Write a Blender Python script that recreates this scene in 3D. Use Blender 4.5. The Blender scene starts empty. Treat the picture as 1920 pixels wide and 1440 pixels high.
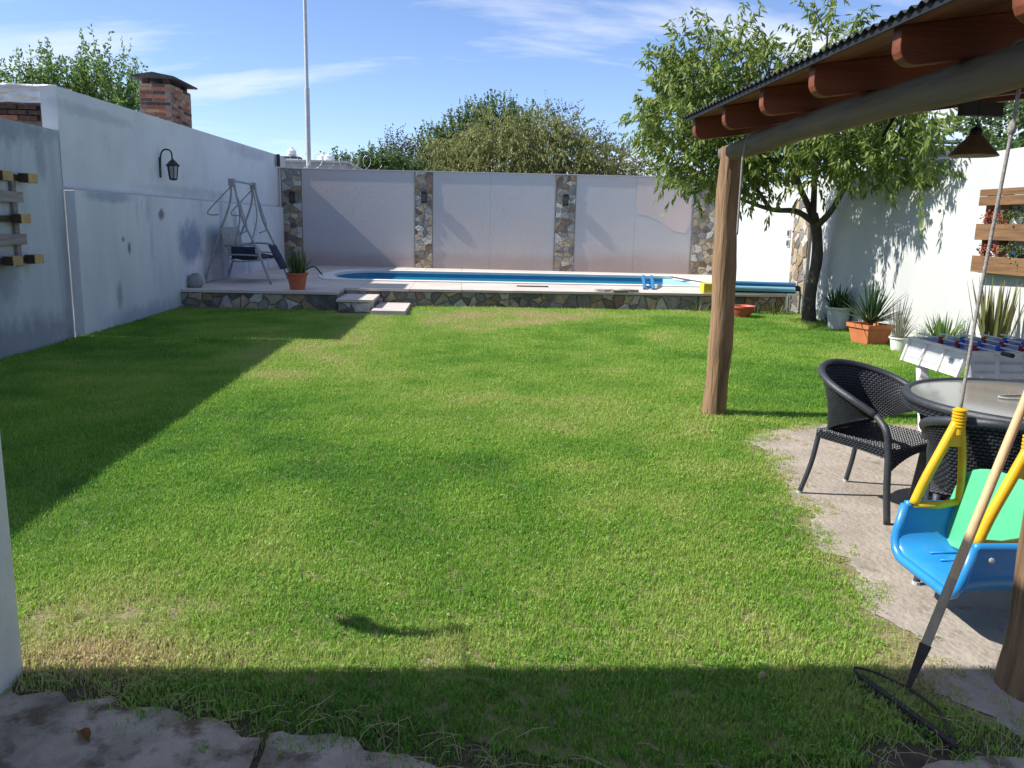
import bpy, bmesh, math, random
import numpy as np
from mathutils import Vector, Matrix

# ------------------------------------------------------------------ camera, sky, sun, exposure
sc = bpy.context.scene
CAM_H = 1.6
F_PX, PITCH, YAW, ROLL = 1550.0, math.atan(299.8 / 1550.0), math.radians(3.52), math.radians(1.35)
fw = Vector((math.sin(YAW) * math.cos(PITCH), math.cos(YAW) * math.cos(PITCH), -math.sin(PITCH)))
rt = Vector((math.cos(YAW), -math.sin(YAW), 0))
up = rt.cross(fw)
cr, sr = math.cos(ROLL), math.sin(ROLL)
rx, ux = rt * cr + up * sr, up * cr - rt * sr
cam_data = bpy.data.cameras.new('camera')
cam = bpy.data.objects.new('camera', cam_data)
sc.collection.objects.link(cam)
cam.matrix_world = Matrix(((rx.x, ux.x, -fw.x, 0), (rx.y, ux.y, -fw.y, 0), (rx.z, ux.z, -fw.z, CAM_H), (0, 0, 0, 1)))
cam_data.sensor_fit = 'HORIZONTAL'
cam_data.sensor_width = 36.0
cam_data.lens = 36.0 * F_PX / 1920.0
cam_data.clip_start = 0.05
cam_data.clip_end = 3000
sc.camera = cam

SUN_EL, SUN_AZ = math.radians(42.2), math.radians(-0.4)      # light comes from -X, turned a little behind the camera
sun_dir = Vector((-math.cos(SUN_EL) * math.cos(SUN_AZ), -math.cos(SUN_EL) * math.sin(SUN_AZ), math.sin(SUN_EL)))
sd = bpy.data.lights.new('sun', 'SUN')
sd.energy = 5.0
sd.angle = math.radians(0.53)
sd.color = (1.0, 0.95, 0.86)
so = bpy.data.objects.new('sun', sd)
so.rotation_euler = (-sun_dir).to_track_quat('-Z', 'Y').to_euler()
so.location = (-30, 0, 30)
sc.collection.objects.link(so)

w = bpy.data.worlds.new('World')
sc.world = w
w.use_nodes = True
nt = w.node_tree
nt.nodes.clear()
wo = nt.nodes.new('ShaderNodeOutputWorld')
bg = nt.nodes.new('ShaderNodeBackground')
sky = nt.nodes.new('ShaderNodeTexSky')
sky.sky_type = 'NISHITA'
sky.sun_disc = False
sky.sun_elevation = SUN_EL
sky.sun_rotation = math.atan2(sun_dir.x, sun_dir.y)
sky.altitude = 50
sky.air_density = 0.85
sky.dust_density = 0.0
sky.ozone_density = 3.0
bg.inputs['Strength'].default_value = 0.1
# thin cirrus over the whole sky
tc = nt.nodes.new('ShaderNodeTexCoord')
sep = nt.nodes.new('ShaderNodeSeparateXYZ')
nt.links.new(tc.outputs['Generated'], sep.inputs[0])
zz = nt.nodes.new('ShaderNodeMath'); zz.operation = 'MAXIMUM'; zz.inputs[1].default_value = 0.0
nt.links.new(sep.outputs['Z'], zz.inputs[0])
za = nt.nodes.new('ShaderNodeMath'); za.operation = 'ADD'; za.inputs[1].default_value = 0.22
nt.links.new(zz.outputs[0], za.inputs[0])
dv = nt.nodes.new('ShaderNodeVectorMath'); dv.operation = 'DIVIDE'
cmb = nt.nodes.new('ShaderNodeCombineXYZ')
for i in range(3):
    nt.links.new(za.outputs[0], cmb.inputs[i])
nt.links.new(tc.outputs['Generated'], dv.inputs[0])
nt.links.new(cmb.outputs[0], dv.inputs[1])
mp = nt.nodes.new('ShaderNodeMapping')
CLOUD_LOC = (15.699, 9.968, 0.0)
mp.inputs['Location'].default_value = CLOUD_LOC
mp.inputs['Rotation'].default_value = (0, 0, math.radians(-18))
mp.inputs['Scale'].default_value = (0.55, 1.25, 0.0)
nt.links.new(dv.outputs[0], mp.inputs[0])
cn = nt.nodes.new('ShaderNodeTexNoise')
cn.inputs['Scale'].default_value = 1.0
cn.inputs['Detail'].default_value = 9
cn.inputs['Roughness'].default_value = 0.58
cn.inputs['Distortion'].default_value = 0.25
nt.links.new(mp.outputs[0], cn.inputs['Vector'])
crr = nt.nodes.new('ShaderNodeValToRGB')
crr.color_ramp.elements[0].position = 0.488
crr.color_ramp.elements[0].color = (0, 0, 0, 1)
crr.color_ramp.elements[1].position = 0.64
crr.color_ramp.elements[1].color = (0.85, 0.85, 0.85, 1)
nt.links.new(cn.outputs['Fac'], crr.inputs[0])
mx = nt.nodes.new('ShaderNodeMix'); mx.data_type = 'RGBA'
mx.inputs[7].default_value = (6.9, 7.15, 7.7, 1)
nt.links.new(crr.outputs[0], mx.inputs[0])
hsv = nt.nodes.new('ShaderNodeHueSaturation')
hsv.inputs['Saturation'].default_value = 0.97
hsv.inputs['Value'].default_value = 1.08
tint = nt.nodes.new('ShaderNodeMix'); tint.data_type = 'RGBA'; tint.blend_type = 'MULTIPLY'
tint.inputs[0].default_value = 1.0
tint.inputs[7].default_value = (0.95, 0.97, 1.12, 1)
nt.links.new(sky.outputs[0], hsv.inputs['Color'])
nt.links.new(hsv.outputs[0], tint.inputs[6])
nt.links.new(tint.outputs[2], mx.inputs[6])
nt.links.new(mx.outputs[2], bg.inputs['Color'])
nt.links.new(bg.outputs[0], wo.inputs[0])

sc.view_settings.view_transform = 'Standard'
sc.view_settings.look = 'None'
sc.view_settings.exposure = 0.68
sc.view_settings.gamma = 1.0

R = random.Random(7)
rng = np.random.default_rng(11)
COL = sc.collection

# ------------------------------------------------------------------ materials
MATS = {}
def mat(name, c1, c2=None, scale=6.0, rough=0.8, bump=0.0, bscale=40.0, stretch=(1, 1, 1), spec=0.35, metallic=0.0, contrast=(0.35, 0.65), island=0.0, c3=None, c3scale=1.5, c3pos=(0.55, 0.7), coat=0.0):
    m = bpy.data.materials.new(name)
    m.use_nodes = True
    n, l = m.node_tree.nodes, m.node_tree.links
    b = n['Principled BSDF']
    b.inputs['Roughness'].default_value = rough
    b.inputs['Metallic'].default_value = metallic
    b.inputs['Specular IOR Level'].default_value = spec
    if coat: b.inputs['Coat Weight'].default_value = coat
    if c2 is None: c2 = tuple(x * 0.82 for x in c1)
    geo = n.new('ShaderNodeNewGeometry')
    mpn = n.new('ShaderNodeMapping'); mpn.inputs['Scale'].default_value = stretch
    l.new(geo.outputs['Position'], mpn.inputs[0])
    no = n.new('ShaderNodeTexNoise'); no.inputs['Scale'].default_value = scale; no.inputs['Detail'].default_value = 6; no.inputs['Roughness'].default_value = 0.6
    l.new(mpn.outputs[0], no.inputs['Vector'])
    cr_ = n.new('ShaderNodeValToRGB')
    cr_.color_ramp.elements[0].position = contrast[0]; cr_.color_ramp.elements[0].color = (*c1, 1)
    cr_.color_ramp.elements[1].position = contrast[1]; cr_.color_ramp.elements[1].color = (*c2, 1)
    l.new(no.outputs['Fac'], cr_.inputs[0])
    out = cr_.outputs[0]
    if c3 is not None:
        n3 = n.new('ShaderNodeTexNoise'); n3.inputs['Scale'].default_value = c3scale; n3.inputs['Detail'].default_value = 8; n3.inputs['Roughness'].default_value = 0.65
        l.new(mpn.outputs[0], n3.inputs['Vector'])
        r3 = n.new('ShaderNodeMapRange'); r3.inputs[1].default_value = c3pos[0]; r3.inputs[2].default_value = c3pos[1]
        l.new(n3.outputs['Fac'], r3.inputs[0])
        m3 = n.new('ShaderNodeMix'); m3.data_type = 'RGBA'; m3.inputs[7].default_value = (*c3, 1)
        l.new(r3.outputs[0], m3.inputs[0]); l.new(out, m3.inputs[6]); out = m3.outputs[2]
    if island:
        oi = n.new('ShaderNodeObjectInfo')
        mr = n.new('ShaderNodeMapRange'); mr.inputs[3].default_value = 1 - island; mr.inputs[4].default_value = 1 + island
        l.new(oi.outputs['Random'], mr.inputs[0])
        hs = n.new('ShaderNodeHueSaturation'); l.new(mr.outputs[0], hs.inputs['Value']); l.new(out, hs.inputs['Color']); out = hs.outputs[0]
    l.new(out, b.inputs['Base Color'])
    if bump:
        nb = n.new('ShaderNodeTexNoise'); nb.inputs['Scale'].default_value = bscale; nb.inputs['Detail'].default_value = 5
        l.new(mpn.outputs[0], nb.inputs['Vector'])
        bp = n.new('ShaderNodeBump'); bp.inputs['Strength'].default_value = bump; bp.inputs['Distance'].default_value = 0.02
        l.new(nb.outputs['Fac'], bp.inputs['Height']); l.new(bp.outputs[0], b.inputs['Normal'])
    MATS[name] = m
    return m

def leaf_mat(name, cols, trans=0.35, rough=0.5, instancer=None):
    m = bpy.data.materials.new(name)
    m.use_nodes = True
    n, l = m.node_tree.nodes, m.node_tree.links
    b = n['Principled BSDF']
    b.inputs['Roughness'].default_value = rough
    b.inputs['Specular IOR Level'].default_value = 0.3
    geo = n.new('ShaderNodeNewGeometry')
    no = n.new('ShaderNodeTexNoise'); no.inputs['Scale'].default_value = 1.3; no.inputs['Detail'].default_value = 2
    l.new(geo.outputs['Position'], no.inputs['Vector'])
    ad = n.new('ShaderNodeMath'); ad.operation = 'MULTIPLY_ADD'; ad.inputs[1].default_value = 0.62
    l.new(geo.outputs['Random Per Island'], ad.inputs[0])
    s2 = n.new('ShaderNodeMath'); s2.operation = 'MULTIPLY'; s2.inputs[1].default_value = 0.42
    l.new(no.outputs['Fac'], s2.inputs[0]); l.new(s2.outputs[0], ad.inputs[2])
    cr_ = n.new('ShaderNodeValToRGB')
    el = cr_.color_ramp.elements
    el[0].position = 0.0; el[0].color = (*cols[0], 1)
    el[1].position = 1.0; el[1].color = (*cols[-1], 1)
    for i, c in enumerate(cols[1:-1]):
        e = el.new((i + 1) / (len(cols) - 1)); e.color = (*c, 1)
    l.new(ad.outputs[0], cr_.inputs[0])
    l.new(cr_.outputs[0], b.inputs['Base Color'])
    tr = n.new('ShaderNodeBsdfTranslucent')
    hs = n.new('ShaderNodeHueSaturation'); hs.inputs['Value'].default_value = 1.5; hs.inputs['Hue'].default_value = 0.48
    l.new(cr_.outputs[0], hs.inputs['Color']); l.new(hs.outputs[0], tr.inputs[0])
    ms = n.new('ShaderNodeMixShader'); ms.inputs[0].default_value = trans
    l.new(b.outputs[0], ms.inputs[1]); l.new(tr.outputs[0], ms.inputs[2])
    l.new(ms.outputs[0], n['Material Output'].inputs[0])
    MATS[name] = m
    return m

mat('soil', (0.16, 0.16, 0.06), (0.24, 0.20, 0.115), 9, 0.95, 0.6, 60)
mat('earth', (0.16, 0.13, 0.08), (0.11, 0.10, 0.05), 0.6, 0.95, 0.3, 8)
mat('plaster_white', (0.61, 0.63, 0.655), (0.54, 0.56, 0.59), 1.2, 0.85, 0.25, 30, c3=(0.38, 0.405, 0.44), c3scale=0.9, c3pos=(0.55, 0.82))
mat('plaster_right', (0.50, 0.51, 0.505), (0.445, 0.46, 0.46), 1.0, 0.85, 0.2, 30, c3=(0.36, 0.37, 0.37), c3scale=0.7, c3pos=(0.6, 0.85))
mat('plaster_streak', (0.52, 0.55, 0.585), (0.43, 0.465, 0.51), 1.6, 0.88, 0.3, 30, stretch=(1, 1, 0.16), c3=(0.24, 0.275, 0.33), c3scale=1.3, c3pos=(0.52, 0.78))
mat('plaster_panel', (0.60, 0.625, 0.655), (0.51, 0.54, 0.575), 1.4, 0.88, 0.3, 30, stretch=(1, 1, 0.35), c3=(0.27, 0.32, 0.44), c3scale=0.9, c3pos=(0.55, 0.70))
mat('plaster_grey', (0.45, 0.44, 0.455), (0.405, 0.40, 0.415), 0.5, 0.95, 0.15, 12, contrast=(0.3, 0.7), spec=0.1, c3=(0.46, 0.41, 0.40), c3scale=0.35, c3pos=(0.48, 0.66))
mat('plaster_pink', (0.53, 0.44, 0.42), (0.49, 0.42, 0.405), 1.5, 0.88, 0.1, 30)
mat('plaster_cream', (0.66, 0.65, 0.61), (0.56, 0.55, 0.51), 3, 0.85, 0.2, 40, c3=(0.40, 0.33, 0.25), c3scale=2.0, c3pos=(0.62, 0.8))
mat('mortar', (0.23, 0.22, 0.205), (0.16, 0.155, 0.145), 12, 0.95, 0.5, 50)
STONES = [
    mat('stone_grey', (0.27, 0.26, 0.24), (0.17, 0.165, 0.155), 9, 0.88, 1.0, 14, island=0.25),
    mat('stone_dark', (0.16, 0.15, 0.14), (0.10, 0.095, 0.09), 9, 0.88, 1.0, 14, island=0.25),
    mat('stone_tan', (0.40, 0.34, 0.25), (0.27, 0.22, 0.15), 9, 0.88, 1.0, 14, island=0.2),
    mat('stone_ochre', (0.29, 0.215, 0.125), (0.19, 0.14, 0.085), 9, 0.88, 1.0, 14, island=0.2),
    mat('stone_pale', (0.48, 0.46, 0.42), (0.34, 0.33, 0.30), 9, 0.88, 1.0, 14, island=0.2),
    mat('stone_rust', (0.21, 0.15, 0.105), (0.14, 0.105, 0.08), 9, 0.88, 1.0, 14, island=0.2)]
mat('deck_tile', (0.56, 0.50, 0.45), (0.47, 0.42, 0.38), 2.2, 0.8, 0.15, 30, island=0.05, c3=(0.40, 0.37, 0.33), c3scale=1.1, c3pos=(0.58, 0.78))
mat('coping', (0.68, 0.67, 0.64), (0.60, 0.59, 0.56), 3, 0.75, 0.1, 30)
mat('concrete', (0.37, 0.325, 0.275), (0.27, 0.235, 0.195), 2.6, 0.9, 0.6, 30, contrast=(0.38, 0.64), c3=(0.20, 0.165, 0.12), c3scale=7.0, c3pos=(0.56, 0.70))
mat('paving', (0.37, 0.32, 0.265), (0.20, 0.17, 0.135), 4, 0.9, 1.0, 22, contrast=(0.4, 0.62), c3=(0.12, 0.09, 0.06), c3scale=5.0, c3pos=(0.52, 0.62))
mat('brick_a', (0.33, 0.13, 0.075), (0.22, 0.085, 0.055), 16, 0.9, 0.5, 40, island=0.35)
mat('brick_b', (0.40, 0.25, 0.16), (0.30, 0.16, 0.10), 16, 0.9, 0.5, 40, island=0.3)
mat('brick_dark', (0.10, 0.06, 0.05), (0.06, 0.04, 0.035), 16, 0.9, 0.5, 40, island=0.3)
mat('slab_dark', (0.07, 0.07, 0.075), (0.045, 0.045, 0.05), 8, 0.85, 0.3, 30)
mat('membrane', (0.62, 0.62, 0.64), (0.45, 0.45, 0.47), 3, 0.35, 1.0, 6, stretch=(1, 1, 4), metallic=0.55)
mat('wood_log', (0.29, 0.185, 0.105), (0.16, 0.095, 0.055), 7, 0.8, 0.9, 14, stretch=(2.6, 2.6, 0.20), contrast=(0.38, 0.62), c3=(0.075, 0.045, 0.028), c3scale=3.2, c3pos=(0.56, 0.68))
mat('wood_beam', (0.20, 0.15, 0.10), (0.13, 0.097, 0.066), 7, 0.75, 0.5, 16, stretch=(2.6, 0.22, 2.6), c3=(0.09, 0.07, 0.05), c3scale=3.0, c3pos=(0.60, 0.75))
mat('wood_rafter', (0.20, 0.058, 0.024), (0.13, 0.037, 0.017), 6, 0.55, 0.15, 30, stretch=(0.25, 3, 3), island=0.12)
mat('wood_board', (0.23, 0.085, 0.035), (0.15, 0.055, 0.025), 6, 0.6, 0.15, 30, stretch=(3, 0.25, 3), island=0.15)
mat('roof_sheet', (0.022, 0.024, 0.027), (0.014, 0.015, 0.017), 5, 0.6, 0.1, 20, metallic=0.3)
mat('pallet_grey', (0.30, 0.27, 0.25), (0.20, 0.18, 0.165), 9, 0.85, 0.4, 30, stretch=(3, 0.3, 3), island=0.2)
mat('pallet_block', (0.46, 0.33, 0.15), (0.34, 0.23, 0.10), 9, 0.8, 0.3, 30, island=0.15)
mat('pallet_dark', (0.07, 0.045, 0.03), (0.045, 0.03, 0.02), 9, 0.8, 0.3, 30)
mat('pallet_warm', (0.21, 0.115, 0.055), (0.12, 0.066, 0.034), 7, 0.7, 0.3, 30, stretch=(3, 0.3, 5), island=0.18)
mat('black_metal', (0.012, 0.013, 0.016), (0.02, 0.02, 0.022), 20, 0.45, 0.1, 60)
mat('lamp_glass', (0.30, 0.32, 0.33), (0.24, 0.26, 0.27), 10, 0.15, 0, 1)
mat('frame_silver', (0.33, 0.34, 0.35), (0.25, 0.26, 0.27), 12, 0.45, 0.1, 60, metallic=0.4)
mat('navy_cloth', (0.018, 0.022, 0.045), (0.03, 0.036, 0.065), 10, 0.9, 0.4, 120)
mat('grey_cloth', (0.27, 0.29, 0.28), (0.21, 0.23, 0.23), 10, 0.9, 0.4, 120)
mat('terracotta', (0.46, 0.13, 0.06), (0.37, 0.10, 0.05), 9, 0.75, 0.1, 50)
mat('terracotta_orange', (0.52, 0.17, 0.07), (0.43, 0.14, 0.06), 9, 0.75, 0.1, 50)
mat('red_plastic', (0.50, 0.105, 0.065), (0.42, 0.09, 0.055), 9, 0.55, 0.05, 50)
mat('white_plastic', (0.72, 0.73, 0.73), (0.62, 0.63, 0.63), 9, 0.45, 0.05, 50)
mat('grey_pot', (0.48, 0.50, 0.51), (0.38, 0.40, 0.41), 9, 0.6, 0.05, 50)
mat('water', (0.014, 0.165, 0.27), (0.017, 0.20, 0.31), 0.7, 0.16, 0.25, 5, spec=0.12)
mat('liner', (0.03, 0.20, 0.38), (0.03, 0.24, 0.43), 2, 0.5, 0, 10)
mat('liner_pale', (0.30, 0.55, 0.66), (0.26, 0.5, 0.62), 2, 0.5, 0, 10)
mat('liner_deep', (0.01, 0.06, 0.13), (0.015, 0.07, 0.15), 2, 0.5, 0, 10)
mat('blue_plastic', (0.018, 0.20, 0.50), (0.024, 0.235, 0.55), 5, 0.33, 0.05, 30, spec=0.5, coat=0.15, c3=(0.10, 0.20, 0.38), c3scale=14.0, c3pos=(0.58, 0.75))
mat('green_plastic', (0.085, 0.44, 0.22), (0.095, 0.46, 0.235), 6, 0.35, 0.02, 60, spec=0.5)
mat('yellow_plastic', (0.72, 0.43, 0.012), (0.63, 0.35, 0.01), 9, 0.4, 0.05, 40, spec=0.5, c3=(0.42, 0.26, 0.06), c3scale=18.0, c3pos=(0.58, 0.75))
mat('blue_cover', (0.03, 0.13, 0.29), (0.05, 0.2, 0.38), 3, 0.4, 0.3, 20, stretch=(0.3, 3, 3))
mat('blue_cover_pale', (0.20, 0.42, 0.56), (0.16, 0.36, 0.5), 3, 0.4, 0.3, 20, stretch=(0.3, 3, 3))
mat('blue_mid', (0.03, 0.19, 0.42), None, 8, 0.4)
mat('yellow_box', (0.62, 0.50, 0.05), (0.55, 0.44, 0.05), 6, 0.6)
mat('wicker', (0.022, 0.025, 0.032), (0.036, 0.040, 0.050), 30, 0.42, 0.15, 200, spec=0.5)
mat('wicker_tube', (0.030, 0.034, 0.043), (0.042, 0.047, 0.058), 40, 0.42, 0.2, 250, spec=0.5)
mat('wicker_dark', (0.010, 0.011, 0.014), None, 20, 0.6)
mat('rope', (0.50, 0.48, 0.45), (0.34, 0.32, 0.30), 60, 0.9, 0.8, 300)
mat('ash_wood', (0.58, 0.40, 0.22), (0.49, 0.33, 0.18), 8, 0.6, 0.1, 40, stretch=(4, 4, 0.4))
mat('ash_wood_worn', (0.42, 0.33, 0.23), (0.31, 0.25, 0.18), 10, 0.75, 0.2, 40, stretch=(4, 4, 0.4))
mat('iron', (0.045, 0.04, 0.038), (0.07, 0.058, 0.05), 14, 0.65, 0.3, 60, metallic=0.4)
mat('bark', (0.060, 0.048, 0.040), (0.115, 0.095, 0.078), 11, 0.95, 1.0, 26, stretch=(1, 1, 0.35))
mat('bark_pale', (0.15, 0.13, 0.10), (0.10, 0.085, 0.07), 11, 0.95, 0.6, 26)
mat('galvanised', (0.55, 0.56, 0.57), (0.46, 0.47, 0.48), 8, 0.5, 0.05, 40, metallic=0.3)
mat('tin', (0.62, 0.63, 0.65), (0.52, 0.53, 0.55), 5, 0.5, 0.1, 20)
mat('lamp_tan', (0.22, 0.145, 0.07), (0.17, 0.11, 0.05), 12, 0.7, 0.3, 80)
mat('table_blue', (0.02, 0.11, 0.38), (0.02, 0.13, 0.42), 5, 0.4)
mat('table_red', (0.30, 0.03, 0.03), None, 5, 0.4)
mat('twig', (0.36, 0.33, 0.28), (0.24, 0.22, 0.18), 12, 0.9)
mat('straw', (0.42, 0.36, 0.20), (0.32, 0.26, 0.13), 20, 0.9)
mat('leaf_litter', (0.22, 0.10, 0.035), (0.15, 0.07, 0.03), 20, 0.85, 0.2, 60)
mat('flower_red', (0.28, 0.06, 0.03), (0.20, 0.05, 0.025), 20, 0.8)
leaf_mat('leaf_peach', [(0.04, 0.09, 0.02), (0.11, 0.18, 0.035), (0.19, 0.26, 0.06), (0.33, 0.35, 0.11)], 0.38)
leaf_mat('leaf_willow', [(0.10, 0.135, 0.045), (0.165, 0.20, 0.065), (0.23, 0.245, 0.085), (0.29, 0.28, 0.12)], 0.32)
leaf_mat('leaf_poplar', [(0.05, 0.10, 0.032), (0.085, 0.15, 0.05), (0.125, 0.19, 0.07)], 0.30)
leaf_mat('leaf_grey', [(0.035, 0.048, 0.03), (0.06, 0.075, 0.045), (0.09, 0.10, 0.06)], 0.28)
leaf_mat('leaf_bright', [(0.05, 0.11, 0.03), (0.10, 0.19, 0.05), (0.18, 0.26, 0.09)], 0.38)
leaf_mat('leaf_yucca', [(0.018, 0.045, 0.02), (0.035, 0.075, 0.03), (0.06, 0.105, 0.045)], 0.15)
leaf_mat('leaf_snake', [(0.09, 0.10, 0.035), (0.16, 0.165, 0.06), (0.26, 0.24, 0.11)], 0.15)
leaf_mat('leaf_herb', [(0.05, 0.085, 0.025), (0.085, 0.12, 0.04), (0.15, 0.17, 0.07)], 0.3)
leaf_mat('leaf_pale', [(0.16, 0.18, 0.13), (0.24, 0.25, 0.19), (0.30, 0.29, 0.23)], 0.3)
def M(k): return MATS[k] if isinstance(k, str) else k

def stain(name, spots, col, noise=2.5):
    m = MATS[name]; n, l = m.node_tree.nodes, m.node_tree.links; b = n['Principled BSDF']
    src = b.inputs['Base Color'].links[0].from_socket
    geo = n.new('ShaderNodeNewGeometry'); no = n.new('ShaderNodeTexNoise'); no.inputs['Scale'].default_value = noise; no.inputs['Detail'].default_value = 7; no.inputs['Roughness'].default_value = 0.7
    l.new(geo.outputs['Position'], no.inputs['Vector'])
    for c, r_, amt in spots:
        sb = n.new('ShaderNodeVectorMath'); sb.operation = 'SUBTRACT'; sb.inputs[1].default_value = c; l.new(geo.outputs['Position'], sb.inputs[0])
        dvv = n.new('ShaderNodeVectorMath'); dvv.operation = 'DIVIDE'; dvv.inputs[1].default_value = r_; l.new(sb.outputs[0], dvv.inputs[0])
        ln_ = n.new('ShaderNodeVectorMath'); ln_.operation = 'LENGTH'; l.new(dvv.outputs[0], ln_.inputs[0])
        ad_ = n.new('ShaderNodeMath'); ad_.operation = 'MULTIPLY_ADD'; ad_.inputs[1].default_value = 1.6; l.new(no.outputs['Fac'], ad_.inputs[0]); l.new(ln_.outputs['Value'], ad_.inputs[2])
        mr = n.new('ShaderNodeMapRange'); mr.inputs[1].default_value = 1.9; mr.inputs[2].default_value = 1.3; mr.inputs[3].default_value = 0; mr.inputs[4].default_value = amt; l.new(ad_.outputs[0], mr.inputs[0])
        mm = n.new('ShaderNodeMix'); mm.data_type = 'RGBA'; mm.inputs[7].default_value = (*col, 1); l.new(mr.outputs[0], mm.inputs[0]); l.new(src, mm.inputs[6]); src = mm.outputs[2]
    l.new(src, b.inputs['Base Color'])
stain('plaster_panel', [((-4.96, 15.6, 1.15), (1, .75, .42), .8), ((-4.96, 13.2, .05), (1, 1.6, .22), .5), ((-4.96, 17.8, .5), (1, 2.4, .3), .5), ((-4.96, 12.2, 1.85), (1, .9, .10), .5)], (0.15, 0.20, 0.33))
stain('plaster_panel', [((-4.96, 14.15, 1.62), (1, .16, .10), .9), ((-4.96, 12.75, 1.12), (1, .07, .10), .9), ((-4.96, 12.55, 1.25), (1, .06, .05), .9), ((-4.96, 12.3, .45), (1, .12, .22), .5), ((-4.96, 18.6, 1.5), (1, .2, .3), .5)], (0.13, 0.14, 0.16), 9)
stain('plaster_streak', [((-5.1, 9.4, 2.55), (1, 1.6, .22), .6), ((-5.1, 9.9, .1), (1, 1.6, .35), .6), ((-5.1, 9.6, .9), (1, .35, .30), .5), ((-5.1, 10.6, 2.4), (1, .15, .5), .5)], (0.15, 0.185, 0.22), 4)
stain('plaster_white', [((-5.1, 12.2, 2.95), (1, 1.5, .10), .35), ((-5.1, 16.5, 2.05), (1, 3.0, .10), .3), ((-5.1, 20.5, 3.1), (1, 1.8, .15), .3)], (0.22, 0.25, 0.31), 3)
stain('plaster_grey', [((0.0, 23.3, .45), (9, 3, .35), .6), ((5.0, 23.0, .5), (2.5, 3, .5), .5)], (0.36, 0.27, 0.25), 1.5)

# grass: colour follows the lawn's own dryness, stored on every tuft
gm = bpy.data.materials.new('grass_blade'); gm.use_nodes = True
n, l = gm.node_tree.nodes, gm.node_tree.links
b = n['Principled BSDF']; b.inputs['Roughness'].default_value = 0.5; b.inputs['Specular IOR Level'].default_value = 0.35
at = n.new('ShaderNodeAttribute'); at.attribute_type = 'INSTANCER'; at.attribute_name = 'dry'
geo = n.new('ShaderNodeNewGeometry')
ri = n.new('ShaderNodeMath'); ri.operation = 'MULTIPLY_ADD'; ri.inputs[1].default_value = 0.44; ri.inputs[2].default_value = -0.2
l.new(geo.outputs['Random Per Island'], ri.inputs[0])
ad = n.new('ShaderNodeMath'); ad.operation = 'ADD'
l.new(at.outputs['Fac'], ad.inputs[0]); l.new(ri.outputs[0], ad.inputs[1])
rp = n.new('ShaderNodeValToRGB'); e = rp.color_ramp.elements
e[0].position = 0.0; e[0].color = (0.06, 0.18, 0.024, 1)
e[1].position = 1.0; e[1].color = (0.50, 0.40, 0.23, 1)
for p_, c_ in ((0.2, (0.135, 0.305, 0.034)), (0.4, (0.225, 0.395, 0.05)), (0.6, (0.345, 0.44, 0.105)), (0.8, (0.45, 0.42, 0.19))):
    x_ = e.new(p_); x_.color = (*c_, 1)
l.new(ad.outputs[0], rp.inputs[0]); l.new(rp.outputs[0], b.inputs['Base Color'])
trn = n.new('ShaderNodeBsdfTranslucent'); hs = n.new('ShaderNodeHueSaturation'); hs.inputs['Value'].default_value = 1.35
l.new(rp.outputs[0], hs.inputs['Color']); l.new(hs.outputs[0], trn.inputs[0])
ms = n.new('ShaderNodeMixShader'); ms.inputs[0].default_value = 0.33
l.new(b.outputs[0], ms.inputs[1]); l.new(trn.outputs[0], ms.inputs[2]); l.new(ms.outputs[0], n['Material Output'].inputs[0])
MATS['grass_blade'] = gm

gl = bpy.data.materials.new('table_glass'); gl.use_nodes = True
b = gl.node_tree.nodes['Principled BSDF']
b.inputs['Base Color'].default_value = (0.24, 0.255, 0.245, 1); b.inputs['Roughness'].default_value = 0.10
b.inputs['Alpha'].default_value = 0.9; b.inputs['Specular IOR Level'].default_value = 0.6
MATS['table_glass'] = gl

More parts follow.
